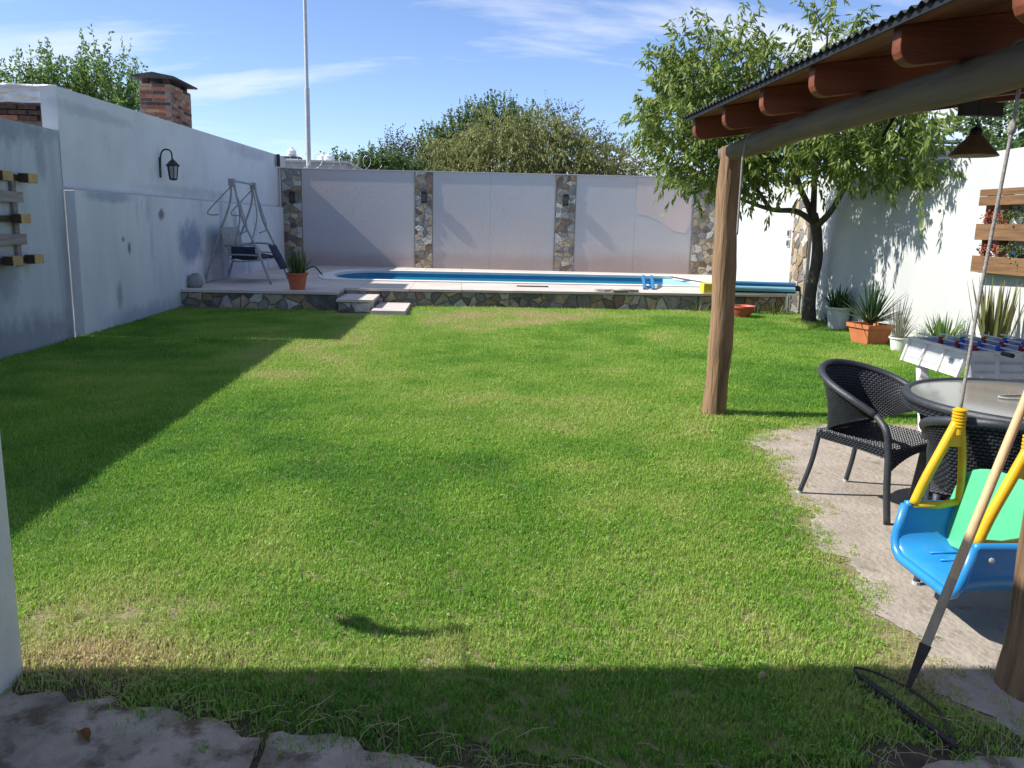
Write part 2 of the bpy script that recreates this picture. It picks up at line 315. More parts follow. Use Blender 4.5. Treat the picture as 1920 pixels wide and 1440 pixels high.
# ------------------------------------------------------------------ mesh helpers
class MB:
    def __init__(s): s.v = []; s.f = []
    def add(s, vs, fs):
        o = len(s.v); s.v += [tuple(v) for v in vs]; s.f += [tuple(i + o for i in f) for f in fs]; return s
    def box(s, a, b_):
        x0, y0, z0 = a; x1, y1, z1 = b_
        return s.add([(x0, y0, z0), (x1, y0, z0), (x1, y1, z0), (x0, y1, z0), (x0, y0, z1), (x1, y0, z1), (x1, y1, z1), (x0, y1, z1)],
                     [(0, 3, 2, 1), (4, 5, 6, 7), (0, 1, 5, 4), (1, 2, 6, 5), (2, 3, 7, 6), (3, 0, 4, 7)])
    def obox(s, c, d1, d2, d3):
        c, d1, d2, d3 = map(Vector, (c, d1, d2, d3))
        vs = [c + a * d1 + b_ * d2 + e_ * d3 for e_ in (-1, 1) for a, b_ in ((-1, -1), (1, -1), (1, 1), (-1, 1))]
        return s.add(vs, [(0, 3, 2, 1), (4, 5, 6, 7), (0, 1, 5, 4), (1, 2, 6, 5), (2, 3, 7, 6), (3, 0, 4, 7)])
    def tube(s, pts, rad, k=8, cap=True):
        pts = [Vector(p) for p in pts]
        if not isinstance(rad, (list, tuple)): rad = [rad] * len(pts)
        rings = []; ref = None
        for i, p in enumerate(pts):
            d = (pts[min(i + 1, len(pts) - 1)] - pts[max(i - 1, 0)]).normalized()
            if ref is None: ref = Vector((0, 0, 1)) if abs(d.z) < 0.9 else Vector((1, 0, 0))
            u = (ref - d * ref.dot(d)).normalized(); ref = u; v_ = d.cross(u)
            rings.append([p + (u * math.cos(2 * math.pi * j / k) + v_ * math.sin(2 * math.pi * j / k)) * rad[i] for j in range(k)])
        vs = [q for r_ in rings for q in r_]; fs = []
        for i in range(len(pts) - 1):
            for j in range(k):
                fs.append((i * k + j, i * k + (j + 1) % k, (i + 1) * k + (j + 1) % k, (i + 1) * k + j))
        if cap: fs += [tuple(range(k))[::-1], tuple((len(pts) - 1) * k + j for j in range(k))]
        return s.add(vs, fs)
    def lathe(s, c, prof, k=24, sx=1, sy=1):
        vs = []; fs = []
        for r_, z in prof:
            for j in range(k):
                a = 2 * math.pi * j / k; vs.append((c[0] + r_ * math.cos(a) * sx, c[1] + r_ * math.sin(a) * sy, c[2] + z))
        for i in range(len(prof) - 1):
            for j in range(k): fs.append((i * k + j, i * k + (j + 1) % k, (i + 1) * k + (j + 1) % k, (i + 1) * k + j))
        fs += [tuple(range(k))[::-1], tuple((len(prof) - 1) * k + j for j in range(k))]
        return s.add(vs, fs)
    def prism(s, poly, fn, t0, t1):
        """poly in 2D, fn(u, v, t) -> xyz, extruded from t0 to t1"""
        m_ = len(poly); vs = [fn(u, v_, t0) for u, v_ in poly] + [fn(u, v_, t1) for u, v_ in poly]
        fs = [tuple(range(m_))[::-1], tuple(range(m_, 2 * m_))] + [(i, (i + 1) % m_, m_ + (i + 1) % m_, m_ + i) for i in range(m_)]
        return s.add(vs, fs)
    def build(s, name, m_, parent=None, smooth=False, bevel=0, fix=True):
        me = bpy.data.meshes.new(name); me.from_pydata(s.v, [], s.f)
        if fix:
            bm = bmesh.new(); bm.from_mesh(me)
            bmesh.ops.recalc_face_normals(bm, faces=bm.faces)
            if bevel: bmesh.ops.bevel(bm, geom=bm.edges[:], offset=bevel, segments=2, affect='EDGES', profile=0.6)
            bm.to_mesh(me); bm.free()
        me.materials.append(M(m_))
        if smooth: me.shade_smooth() if smooth is True else me.set_sharp_from_angle(angle=math.radians(smooth))
        o = bpy.data.objects.new(name, me); COL.objects.link(o)
        if parent is not None: o.parent = parent
        return o
def cyl(me_smooth): pass
def link_mesh(name, me, parent=None, loc=(0, 0, 0), rz=0):
    o = bpy.data.objects.new(name, me); COL.objects.link(o); o.location = loc; o.rotation_euler = (0, 0, rz)
    if parent is not None: o.parent = parent
    return o
def tag(o, label=None, cat=None, group=None, kind=None):
    if label: o['label'] = label
    if cat: o['category'] = cat
    if group: o['group'] = group
    if kind: o['kind'] = kind
    return o
def thing(name, label, cat, loc=(0, 0, 0), rz=0, group=None):
    o = bpy.data.objects.new(name, None); COL.objects.link(o); o.location = loc; o.rotation_euler = (0, 0, rz); o.empty_display_size = 0.1
    return tag(o, label, cat, group)
def copy_tree(o, parent=None):
    c = o.copy(); COL.objects.link(c); c.parent = parent
    for ch in list(o.children): copy_tree(ch, c)
    return c
def curve(pts, k=6):
    """Catmull-Rom through pts"""
    P_ = [Vector(p) for p in pts]; P_ = [P_[0] * 2 - P_[1]] + P_ + [P_[-1] * 2 - P_[-2]]; out = []
    for i in range(1, len(P_) - 2):
        for j in range(k):
            t = j / k; a, b_, c, d = P_[i - 1:i + 3]
            out.append(0.5 * ((2 * b_) + (c - a) * t + (2 * a - 5 * b_ + 4 * c - d) * t * t + (3 * b_ - a - 3 * c + d) * t ** 3))
    return out + [P_[-2]]
def fast_mesh(name, V, Fq, m_, parent=None, smooth=False):
    """V (n,3) numpy, Fq (m,3|4) numpy"""
    me = bpy.data.meshes.new(name); k = Fq.shape[1]
    me.vertices.add(len(V)); me.vertices.foreach_set('co', np.ascontiguousarray(V, dtype=np.float32).ravel())
    me.loops.add(Fq.size); me.loops.foreach_set('vertex_index', np.ascontiguousarray(Fq, dtype=np.int32).ravel())
    me.polygons.add(len(Fq)); me.polygons.foreach_set('loop_start', np.arange(0, Fq.size, k, dtype=np.int32))
    me.update(calc_edges=True); me.validate()
    me.materials.append(M(m_))
    o = bpy.data.objects.new(name, me); COL.objects.link(o)
    if parent is not None: o.parent = parent
    return o
# value noise for layout
_perm = np.random.default_rng(5).random((64, 64))
def vnoise(x, y, s):
    x = np.asarray(x, float) / s + 100; y = np.asarray(y, float) / s + 100
    xi, yi = np.floor(x).astype(int), np.floor(y).astype(int); fx, fy = x - xi, y - yi
    fx = fx * fx * (3 - 2 * fx); fy = fy * fy * (3 - 2 * fy)
    g = lambda a, b_: _perm[a % 64, b_ % 64]
    return (g(xi, yi) * (1 - fx) + g(xi + 1, yi) * fx) * (1 - fy) + (g(xi, yi + 1) * (1 - fx) + g(xi + 1, yi + 1) * fx) * fy

# ------------------------------------------------------------------ ground, lawn, patio, paving
tag(MB().add([(-900, -900, -0.03), (900, -900, -0.03), (900, 900, -0.03), (-900, 900, -0.03)], [(0, 1, 2, 3)]).build('ground', 'earth'), kind='structure')
tag(MB().add([(-5.1, 1.0, 0), (6.6, 1.0, 0), (6.8, 16.4, 0), (-5.1, 16.4, 0)], [(0, 1, 2, 3)]).build('lawn', 'soil'), kind='structure')

def patio_edge(y):      # x of the grass edge beside the concrete
    return np.interp(y, [1.5, 2.6, 3.05, 4.0, 4.46, 5.3, 5.9, 6.35, 6.55], [1.95, 1.93, 1.97, 2.06, 2.155, 2.27, 2.36, 2.52, 3.0])
pv = [(patio_edge(y) - 0.16 + 0.05 * math.sin(y * 9) + 0.10 * float(vnoise(y, 3.0, 0.09) - .5) + 0.05 * float(vnoise(y, 8.0, 0.03) - .5), y, 0.004) for y in np.arange(2.3, 6.5, 0.025)]
poly = pv + [(3.0, 6.62, 0.004), (6.1, 6.66, 0.004), (6.1, 2.3, 0.004)]
pa = MB().add(poly, [tuple(range(len(poly)))]).build('patio', 'concrete'); tag(pa, kind='structure')
# foreground paving: broken slabs beside the house
def pave_edge(x):
    return np.interp(x, [-2.2, -1.6, -1.3, -0.9, -0.62, -0.45, -0.2, 0.1, 0.4, 0.9, 1.4, 2.0, 3.0], [2.7, 2.66, 2.58, 2.50, 2.34, 2.37, 2.26, 2.13, 1.98, 2.0, 2.16, 2.24, 2.3])
pg = bpy.data.objects.new('paving', None); COL.objects.link(pg); tag(pg, kind='structure')
cuts = [-3.0, -0.60, 0.72, 3.2]
for i in range(len(cuts) - 1):
    a, c = cuts[i] + 0.012, cuts[i + 1] - 0.012
    xs = np.linspace(a, c, 40)
    top = [(x, pave_edge(x) - 0.005 + 0.02 * math.sin(x * 31) + 0.035 * R.random()) for x in xs]
    for y0, y1 in ((1.62, None), (0.6, 1.60)):
        poly = [(a, y0), (c, y0)] + (list(reversed(top)) if y1 is None else [(c, y1), (a, y1)])
        MB().prism(poly, lambda u, v, t: (u, v, t), -0.02, 0.012 + 0.004 * R.random()).build('slab', 'paving', pg)

mat('bare_soil', (0.10, 0.075, 0.05), (0.055, 0.042, 0.03), 14, 0.97, 1.0, 40)
bs = MB(); xs_b = np.arange(-1.9, 2.2, 0.02)
for x in xs_b:
    e_ = float(pave_edge(x)); bs.v += [(x, e_ - .12, .003), (x, e_ + .10 + .16 * float(vnoise(x, 4.0, .13)) * (1.3 if x < -.3 else .8) + .05 * float(vnoise(x, 9.0, .03)), .003)]
bs.f = [(2 * i, 2 * i + 2, 2 * i + 3, 2 * i + 1) for i in range(len(xs_b) - 1)]
tag(bs.build('bare_soil', 'bare_soil', fix=False), kind='structure')
# grass tufts (geometry nodes on a hidden-by-nodes grid)
NX, NY = 106, 128
gx, gy = np.meshgrid(np.linspace(-4.98, 6.45, NX), np.linspace(1.95, 15.88, NY))
X, Y = gx.ravel(), gy.ravel()
n1, n2, n3 = vnoise(X, Y, 1.7), vnoise(X + 7, Y + 3, 0.55), vnoise(X - 3, Y + 9, 0.22)
dry = 0.25 + 0.30 * (n1 - 0.5) + 0.28 * (n2 - 0.5) + 0.28 * (n3 - 0.5)
def gauss(x, y, sx, sy): return np.exp(-((X - x) / sx) ** 2 - ((Y - y) / sy) ** 2)
dry += 0.34 * gauss(1.3, 14.2, 1.7, 1.2) * (0.5 + n2) + 0.16 * gauss(0.0, 12.5, 3.2, 3.0) + 0.10 * gauss(-0.9, 8.8, 1.3, 2.4)
dry += 0.30 * gauss(-1.35, 3.05, 0.35, 0.35) + 0.30 * gauss(-1.0, 2.85, 0.9, 0.13) * (0.6 + n3) + 0.10 * gauss(0.2, 2.95, 2.0, 0.18)
dry += 0.42 * gauss(1.75, 2.85, 0.28, 0.45) * (0.5 + n3) + 0.18 * gauss(1.2, 4.0, 0.7, 1.2) + 0.20 * gauss(6.2, 14.0, 0.9, 1.3) + 0.16 * gauss(0.85, 5.2, 0.4, 0.8)
pe = patio_edge(np.clip(Y, 1.5, 6.55))
onpatio = (Y < 6.55) & (X > pe)
edge_d = np.where(Y < 6.6, np.clip((pe - X) / 0.35, 0, 1), np.clip((Y - 6.6) / 0.2, 0, 1) + (X < 2.4))
dry += 0.30 * (1 - np.clip(edge_d, 0, 1)) * (0.4 + n3)
dens = np.ones_like(X)
ns = vnoise(X, Y, 0.16)
dens *= np.clip((pe - X) / 0.34 - 0.02 + 1.1 * (ns - 0.5), 0, 1) * (Y < 6.6) + np.clip((Y - 6.55) / 0.25, 0, 1) * (Y >= 6.6)
fe = (Y - pave_edge(X) + 0.0) / 0.20 + 1.5 * (ns - 0.5)
dens *= np.clip(fe, 0, 1)
dens *= 1 - 0.85 * np.clip(gauss(-1.42, 3.2, 0.32, 0.15) * 1.5, 0, 1) * (ns > 0.25)
dens *= 1 - 0.65 * np.clip(gauss(1.85, 3.0, 0.2, 0.4) * 1.3, 0, 1)
dens *= 1 - 0.35 * gauss(1.3, 14.3, 1.2, 0.8)
# house wall, steps and pool deck take no grass
dens *= 1 - ((X < -1.56) & (Y < 2.80)); dens *= 1 - ((Y > 14.82) & (X < -2.1)); dens *= 1 - ((Y > 14.2) & (X < -0.95) & (X > -2.3))
dens *= (Y < 15.80 + 0.04 * (X + 2.2)) | (X < -2.2)
near = np.interp(Y, [2, 4.5, 7.5, 11, 16], [1.0, 0.95, 0.62, 0.42, 0.32])
hgt = np.interp(Y, [2, 6, 16], [1.0, 1.15, 1.5]) * (0.85 + 0.3 * n2) * (1 - 0.35 * np.clip(dry - 0.4, 0, 1))
hgt *= 1 + 0.7 * gauss(-1.35, 2.9, 0.4, 0.12) + 0.5 * np.exp(-((Y - pave_edge(X) - 0.12) / 0.1) ** 2) * n3
hgt *= 1 + 0.5 * np.clip(1 - (X + 4.98) / 0.15, 0, 1)
idx = np.arange(NX * NY).reshape(NY, NX)
Fq = np.stack([idx[:-1, :-1].ravel(), idx[:-1, 1:].ravel(), idx[1:, 1:].ravel(), idx[1:, :-1].ravel()], 1)
gr = fast_mesh('grass', np.stack([X, Y, np.full_like(X, 0.002)], 1), Fq, 'grass_blade')
tag(gr, 'short mown green lawn grass covering the yard', 'grass', kind='stuff')
for nm, arr in (('dens', dens * near), ('dry', np.clip(dry, 0, 1)), ('hgt', hgt)):
    a_ = gr.data.attributes.new(nm, 'FLOAT', 'POINT'); a_.data.foreach_set('value', arr.astype(np.float32))
tuft_col = bpy.data.collections.new('grass_tufts')
for t in range(9):
    q = np.random.default_rng(40 + t); V = []; Fc = []
    for bl in range(20):
        a = q.random() * 6.283; rr = 0.038 * math.sqrt(q.random()); h = 0.013 + 0.017 * q.random() ** 1.5 + (0.012 if q.random() < .06 else 0); wd = 0.0011 + 0.0008 * q.random()
        lean = q.random() * 0.75; la = q.random() * 6.283
        bx, by = rr * math.cos(a), rr * math.sin(a); dx, dy = math.cos(la), math.sin(la); px, py = -dy * wd, dx * wd
        m1 = (bx + dx * h * lean * 0.35, by + dy * h * lean * 0.35, h * 0.6); tip = (bx + dx * h * lean, by + dy * h * lean, h * (1.0 - 0.25 * lean))
        o = len(V); V += [(bx - px, by - py, 0), (bx + px, by + py, 0), (m1[0] - px * .8, m1[1] - py * .8, m1[2]), (m1[0] + px * .8, m1[1] + py * .8, m1[2]), tip]
        Fc += [(o, o + 1, o + 3, o + 2), (o + 2, o + 3, o + 4)]
    if t == 8:          # a low broad-leaved weed among the grass
        for bl in range(4):
            a = bl * 1.5 + q.random() * .6; L_ = .012 + .010 * q.random(); dx, dy = math.cos(a), math.sin(a); o = len(V)
            V += [(0, 0, .006), (dx * L_ * .55 - dy * L_ * .26, dy * L_ * .55 + dx * L_ * .26, .018), (dx * L_, dy * L_, .012 + .01 * q.random()), (dx * L_ * .55 + dy * L_ * .26, dy * L_ * .55 - dx * L_ * .26, .018)]
            Fc += [(o, o + 1, o + 2, o + 3)]
    me = bpy.data.meshes.new('tuft'); me.from_pydata(V, [], Fc); me.materials.append(gm)
    tuft_col.objects.link(bpy.data.objects.new('tuft', me))
ng = bpy.data.node_groups.new('grass_scatter', 'GeometryNodeTree')
ng.interface.new_socket('Geometry', in_out='INPUT', socket_type='NodeSocketGeometry'); ng.interface.new_socket('Geometry', in_out='OUTPUT', socket_type='NodeSocketGeometry')
N, L = ng.nodes, ng.links
gi, go = N.new('NodeGroupInput'), N.new('NodeGroupOutput')
dp = N.new('GeometryNodeDistributePointsOnFaces'); dp.distribute_method = 'RANDOM'
def nattr(nm):
    a_ = N.new('GeometryNodeInputNamedAttribute'); a_.data_type = 'FLOAT'; a_.inputs['Name'].default_value = nm; return a_
mul = N.new('ShaderNodeMath'); mul.operation = 'MULTIPLY'; mul.inputs[1].default_value = 1700.0
L.new(nattr('dens').outputs['Attribute'], mul.inputs[0]); L.new(mul.outputs[0], dp.inputs['Density'])
L.new(gi.outputs[0], dp.inputs['Mesh'])
ci = N.new('GeometryNodeCollectionInfo'); ci.inputs['Collection'].default_value = tuft_col; ci.inputs['Separate Children'].default_value = True; ci.inputs['Reset Children'].default_value = True
ip = N.new('GeometryNodeInstanceOnPoints'); ip.inputs['Pick Instance'].default_value = True
L.new(dp.outputs['Points'], ip.inputs['Points']); L.new(ci.outputs[0], ip.inputs['Instance'])
rv = N.new('FunctionNodeRandomValue'); rv.data_type = 'FLOAT_VECTOR'; rv.inputs[0].default_value = (-0.15, -0.15, 0); rv.inputs[1].default_value = (0.15, 0.15, 6.283)
L.new(rv.outputs[0], ip.inputs['Rotation'])
rs = N.new('FunctionNodeRandomValue'); rs.data_type = 'FLOAT'; rs.inputs[2].default_value = 0.75; rs.inputs[3].default_value = 1.3
m2 = N.new('ShaderNodeMath'); m2.operation = 'MULTIPLY'
L.new(rs.outputs[1], m2.inputs[0]); L.new(nattr('hgt').outputs['Attribute'], m2.inputs[1]); L.new(m2.outputs[0], ip.inputs['Scale'])
L.new(ip.outputs[0], go.inputs[0])
md = gr.modifiers.new('scatter', 'NODES'); md.node_group = ng

# ------------------------------------------------------------------ irregular stone facing
def clip(poly, px, py, nx, ny):
    out = []
    for i in range(len(poly)):
        a, b_ = poly[i], poly[(i + 1) % len(poly)]
        da = (a[0] - px) * nx + (a[1] - py) * ny; db = (b_[0] - px) * nx + (b_[1] - py) * ny
        if da <= 0: out.append(a)
        if da * db < 0:
            t = da / (da - db); out.append((a[0] + (b_[0] - a[0]) * t, a[1] + (b_[1] - a[1]) * t))
    return out
def voronoi(wd, ht, size, seed):
    q = random.Random(seed); n_ = max(2, int(wd * ht / (size * size))); pts = []; tries = 0
    while len(pts) < n_ and tries < 6000:
        tries += 1; p = (q.random() * wd, q.random() * ht)
        if all((p[0] - a[0]) ** 2 / 1.5 + (p[1] - a[1]) ** 2 * 1.5 > (size * (0.32 + 0.55 * q.random())) ** 2 for a in pts): pts.append(p)
    cells = []
    for i, p in enumerate(pts):
        poly = [(0, 0), (wd, 0), (wd, ht), (0, ht)]
        for j, o in enumerate(pts):
            if j == i: continue
            dx, dy = o[0] - p[0], o[1] - p[1]
            if dx * dx + dy * dy > (size * 5) ** 2: continue
            k_ = 0.5 + 0.09 * math.sin(7.3 * (p[0] + o[0]) + 5.1 * (p[1] + o[1])) * (1 if i < j else -1)
            poly = clip(poly, p[0] + dx * k_, p[1] + dy * k_, dx, dy * 1.25)
            if len(poly) < 3: break
        if len(poly) >= 3: cells.append(poly)
    return cells
def face_stones(parent, wd, ht, size, seed, fn, weights, proud=0.03):
    """fn(u, v, d) -> xyz with d the depth in front of the backing"""
    q = random.Random(seed + 99)
    for poly in voronoi(wd, ht, size, seed):
        cx = sum(p[0] for p in poly) / len(poly); cy = sum(p[1] for p in poly) / len(poly)
        r_ = min(math.hypot(p[0] - cx, p[1] - cy) for p in poly)
        if r_ < 0.012: continue
        rough_ = []
        for i_ in range(len(poly)):                     # chip the straight sides inwards
            a_, b_ = poly[i_], poly[(i_ + 1) % len(poly)]; rough_.append(a_)
            if math.hypot(a_[0] - b_[0], a_[1] - b_[1]) > 0.06:
                for t_ in (0.33, 0.67):
                    mx_, my_ = a_[0] + (b_[0] - a_[0]) * t_, a_[1] + (b_[1] - a_[1]) * t_; kk = q.random() * 0.14
                    rough_.append((mx_ + (cx - mx_) * kk, my_ + (cy - my_) * kk))
        poly = rough_
        g = 0.0035
        def shrink(k, jit=0):
            out = []
            for p in poly:
                d = math.hypot(p[0] - cx, p[1] - cy); f_ = max(0.2, 1 - k / max(d, 1e-4))
                out.append((cx + (p[0] - cx) * f_ + jit * (q.random() - .5), cy + (p[1] - cy) * f_ + jit * (q.random() - .5)))
            return out
        p0 = shrink(g); p1 = shrink(g + 0.003, 0.004); p2 = shrink(g + 0.016 + 0.014 * q.random(), 0.012)
        h = proud * (0.35 + 1.15 * q.random()); m_ = len(poly)
        vs = [fn(u, v, 0.0) for u, v in p0] + [fn(u, v, h * 0.75) for u, v in p1] + [fn(u, v, h * (0.92 + 0.16 * q.random())) for u, v in p2]
        fs = [(i, (i + 1) % m_, m_ + (i + 1) % m_, m_ + i) for i in range(m_)] + [(m_ + i, m_ + (i + 1) % m_, 2 * m_ + (i + 1) % m_, 2 * m_ + i) for i in range(m_)] + [tuple(range(2 * m_, 3 * m_))]
        MB().add(vs, fs).build('stone', q.choices(STONES, weights)[0], parent)

# ------------------------------------------------------------------ pool deck
DZ = 0.34
def deck_front(x): return 15.85 + 0.04 * (x + 2.2)
deck = bpy.data.objects.new('pool_deck', None); COL.objects.link(deck); tag(deck, kind='structure')
PX0, PX1, PY0, PY1 = -3.0, 5.45, 18.15, 21.45       # pool opening
# backing walls
MB().box((-5.0, 14.93, -0.02), (-2.24, 15.3, DZ - 0.045)).build('footing', 'mortar', deck)
MB().box((-2.44, 15.3, -0.02), (-2.24, 16.1, DZ - 0.045)).build('footing', 'mortar', deck)
MB().prism([(-2.24, deck_front(-2.24) + .04), (6.9, deck_front(6.9) + .04), (6.9, 16.6), (-2.24, 16.6)], lambda u, v, t: (u, v, t), -0.02, DZ - 0.045).build('footing', 'mortar', deck)
face_stones(deck, 2.76, DZ - 0.05, 0.17, 3, lambda u, v, d: (-5.0 + u, 14.93 - d, v), [5, 3, 4, 1, 3, 1])
face_stones(deck, 9.1, DZ - 0.05, 0.17, 4, lambda u, v, d: (-2.22 + u, deck_front(-2.22 + u) + .04 - d, v), [5, 2.5, 4, 1, 3.5, 1.4])
# deck paving tiles, cut around the pool
def deck_cell(x0, x1, y0, y1, z=DZ):
    MB().box((x0 + .003, y0 + .003, z - 0.045), (x1 - .003, y1 - .003, z)).build('paver', 'deck_tile', deck)
xs = list(np.arange(-5.0, 6.95, 0.994))
for i in range(len(xs) - 1):
    x0, x1 = float(xs[i]), float(xs[i + 1])
    f0 = 14.88 if x1 < -2.0 else deck_front((x0 + x1) / 2) - 0.03
    if x0 < -2.24 < x1:
        deck_cell(x0, -2.24, 14.88, 16.0); f0 = 15.86
        deck_cell(-2.24, x1, f0, 16.0); f0 = 16.0
    for y0, y1 in ((f0, 17.0), (17.0, PY0 - 0.3), (PY1 + 0.3, 22.5), (22.5, 23.9)):
        deck_cell(x0, x1, y0, y1)
for y0 in np.arange(PY0 - 0.3, PY1 + 0.29, 0.975):
    deck_cell(-5.0, PX0 - 0.3, y0, y0 + 0.975); deck_cell(PX1 + 0.3, 6.95, y0, y0 + 0.975)
# pool: coping, liner, water, shallow corner step
pool = bpy.data.objects.new('pool', None); COL.objects.link(pool); tag(pool, kind='structure')
def rim(x0, x1, y0, y1, rl):
    out = []
    cy = (y0 + y1) / 2; ry = (y1 - y0) / 2
    for a in np.linspace(90, 270, 15): out.append((x0 + rl + rl * math.cos(math.radians(a)), cy + ry * math.sin(math.radians(a))))
    return out + [(x1, y0), (x1, y1)]
inn = rim(PX0, PX1, PY0, PY1, 0.75); outr = rim(PX0 - 0.3, PX1 + 0.3, PY0 - 0.3, PY1 + 0.3, 0.55)
m_ = len(inn)
vs = [(u, v, DZ + .022) for u, v in inn] + [(u, v, DZ + .022) for u, v in outr] + [(u, v, DZ - .04) for u, v in inn] + [(u, v, DZ - .04) for u, v in outr]
fs = []
for i in range(m_):
    j = (i + 1) % m_
    fs += [(i, j, m_ + j, m_ + i), (2 * m_ + i, 2 * m_ + j, j, i), (m_ + i, m_ + j, 3 * m_ + j, 3 * m_ + i)]
MB().add(vs, fs).build('coping', 'coping', pool)
c4 = [(PX0 - .3, PY0 - .3), (PX0 - .3, PY1 + .3)]
lin = rim(PX0 - .005, PX1 + .005, PY0 - .005, PY1 + .005, 0.75)
MB().add([(u, v, DZ - .04) for u, v in lin] + [(u, v, -1.1) for u, v in lin], [(i, (i + 1) % m_, m_ + (i + 1) % m_, m_ + i) for i in range(m_)] + [tuple(range(m_, 2 * m_))]).build('liner', 'liner', pool)
for i_, (cx_, cy_, sx_, sy_) in enumerate(((PX0 - .3, PY0 - .3, 1, 1), (PX0 - .3, PY1 + .3, 1, -1))):      # fill the corners beside the round end
    arc = [p for p in outr[:15] if (p[1] - (PY0 + PY1) / 2) * sy_ <= 0]
    MB().prism([(cx_ - .0, cy_)] + arc, lambda u, v, t: (u, v, t), DZ - .045, DZ - .001).build('paver', 'deck_tile', deck)
MB().add([(u, v, DZ - 0.13) for u, v in lin], [tuple(range(m_))]).build('water', 'water', pool)
MB().prism([(PX1 - 1.0, PY0), (PX1, PY0), (PX1, PY1), (PX1 - 0.25, PY1)], lambda u, v, t: (u, v, t), DZ - 0.2, DZ - 0.05).build('shallow_step', 'liner_pale', pool)
# side steps
st = thing('garden_steps', 'two low stone steps with pale treads leading up to the pool deck', 'steps', (-1.8, 15.2, 0))
def child(o, p):
    o.parent = p; o.matrix_parent_inverse = p.matrix_world.inverted() if False else Matrix.Translation(-Vector(p.location)); return o
child(MB().box((-2.20, 14.72, -0.02), (-1.62, 15.83, 0.185)).build('core', 'mortar'), st)
for o_ in [MB().box((-2.225, 14.66, 0.186), (-1.58, 15.835, 0.235)).build('tread', 'deck_tile', bevel=.006), MB().box((-1.575, 14.28, -0.02), (-0.99, 15.75, 0.09)).build('tread', 'deck_tile', bevel=.006)]: child(o_, st)
_before = set(COL.objects)
face_stones(None, 0.58, 0.18, 0.15, 8, lambda u, v, d: (-2.20 + u, 14.72 - d * .8, v), [5, 4, 2, 1, 2, 1])
face_stones(None, 1.1, 0.18, 0.3, 9, lambda u, v, d: (-1.62 + d * .8, 14.72 + u, v), [3, 1, 2, 0, 5, 0])
for o_ in set(COL.objects) - _before: child(o_, st)

# ------------------------------------------------------------------ walls
def bwy(x): return 23.66 - 0.07 * (x + 5.0)          # back wall runs a little askew
bd = Vector((1, -0.07, 0)).normalized(); bn = Vector((-0.07, -1, 0)).normalized()      # along it, out of it
def bwp(x, z, d=0.0):
    return (x + bn.x * d, bwy(x) + bn.y * d, z)
bw = thing('back_wall', 'long grey rendered wall with stone pilasters behind the pool', 'wall')
ZB = DZ - 0.06
PIL = [(-5.02, -4.46), (-1.36, -0.86), (2.50, 3.06), (6.27, 6.95)]
def wall_piece(x0, x1, z0, z1, d0, d1, name, m_, par):
    return MB().add([bwp(x, z, d) for z in (z0, z1) for x, d in ((x0, d1), (x1, d1), (x1, d0), (x0, d0))], [(0, 3, 2, 1), (4, 5, 6, 7), (0, 1, 5, 4), (1, 2, 6, 5), (2, 3, 7, 6), (3, 0, 4, 7)]).build(name, m_, par)
ZT = 2.945
joints = [(PIL[0][1], PIL[1][0]), (PIL[1][1], 0.72), (0.72, PIL[2][0]), (PIL[2][1], 4.70), (4.70, PIL[3][0])]
for x0, x1 in joints: wall_piece(x0 + .0015, x1 - .0015, ZB, ZT, -0.16, 0.002 * R.random(), 'panel', 'plaster_grey', bw)
wall_piece(-5.3, 7.3, ZT + .002, ZT + 0.028, -0.17, 0.022, 'capping', 'plaster_grey', bw)
for k_, (x0, x1) in enumerate(PIL):
    p = wall_piece(x0, x1, ZB, ZT - .002, -0.16, 0.012, 'pilaster', 'mortar', bw)
    wall_piece(x0 - .012, x0 + .012, ZB, ZT - .004, 0.0125, 0.022, 'edge_strip', 'mortar', p)
    face_stones(p, x1 - x0 - .02, ZT - ZB - .02, 0.165, 20 + k_, lambda u, v, d, x0=x0: bwp(x0 + .01 + u, ZB + .01 + v, 0.0125 + d), [5, 2, 5, 1.2, 3, 2], 0.010)
# unpainted pink repair on the right bay
xs_ = [(4.72, 2.93), (6.22, 2.93), (6.22, 1.75), (6.08, 1.46), (5.75, 1.52), (5.35, 1.78), (5.0, 1.92), (4.72, 1.95)]
MB().prism(xs_, lambda u, v, t: bwp(u, v, t), 0.0022, 0.0052).build('render_patch', 'plaster_pink', bw)
MB().box((-.01, -.01, 0), (.01, .01, 0.01))

# lower boundary wall on the left, in front of the neighbour's building
lw = MB()
lw.box((-5.32, 2.0, -0.02), (-5.10, 11.10, 2.62))
lwo = lw.build('boundary_wall', 'plaster_streak'); tag(lwo, 'stained white boundary wall at left with the pallet rack hung on it', 'wall')
nb = thing('neighbour_house', 'blank side of neighbouring house at left with brick chimney and lantern', 'house')
# its roof edge rises very little to the back
def prof(y): return 3.16 + 0.0125 * (y - 11.1)
MB().add([(-5.30, 11.13, -0.02), (-5.10, 11.13, -0.02), (-5.10, 24.6, -0.02), (-5.30, 24.6, -0.02),
          (-5.30, 11.13, prof(11.1)), (-5.10, 11.13, prof(11.1)), (-5.10, 24.6, prof(23.45)), (-5.30, 24.6, prof(23.45))],
         [(0, 3, 2, 1), (4, 5, 6, 7), (0, 1, 5, 4), (1, 2, 6, 5), (2, 3, 7, 6), (3, 0, 4, 7)]).build('wall', 'plaster_white', nb)
pn = MB(); pn.box((-5.099, 11.12, -0.02), (-4.96, 23.55, 1.90)).build('lower_panel', 'plaster_panel', nb, bevel=0.012)
MB().box((-5.0985, 11.14, 1.9005), (-4.985, 23.5, 1.925)).build('ledge', 'plaster_grey', nb, bevel=.008)
MB().box((-12, 11.6, 2.3), (-5.31, 23.4, 3.05)).build('roof', 'membrane', nb)
fr = MB().box((-9.5, 11.40, 1.8), (-5.31, 11.55, 2.95)).build('front_wall', 'mortar', nb)
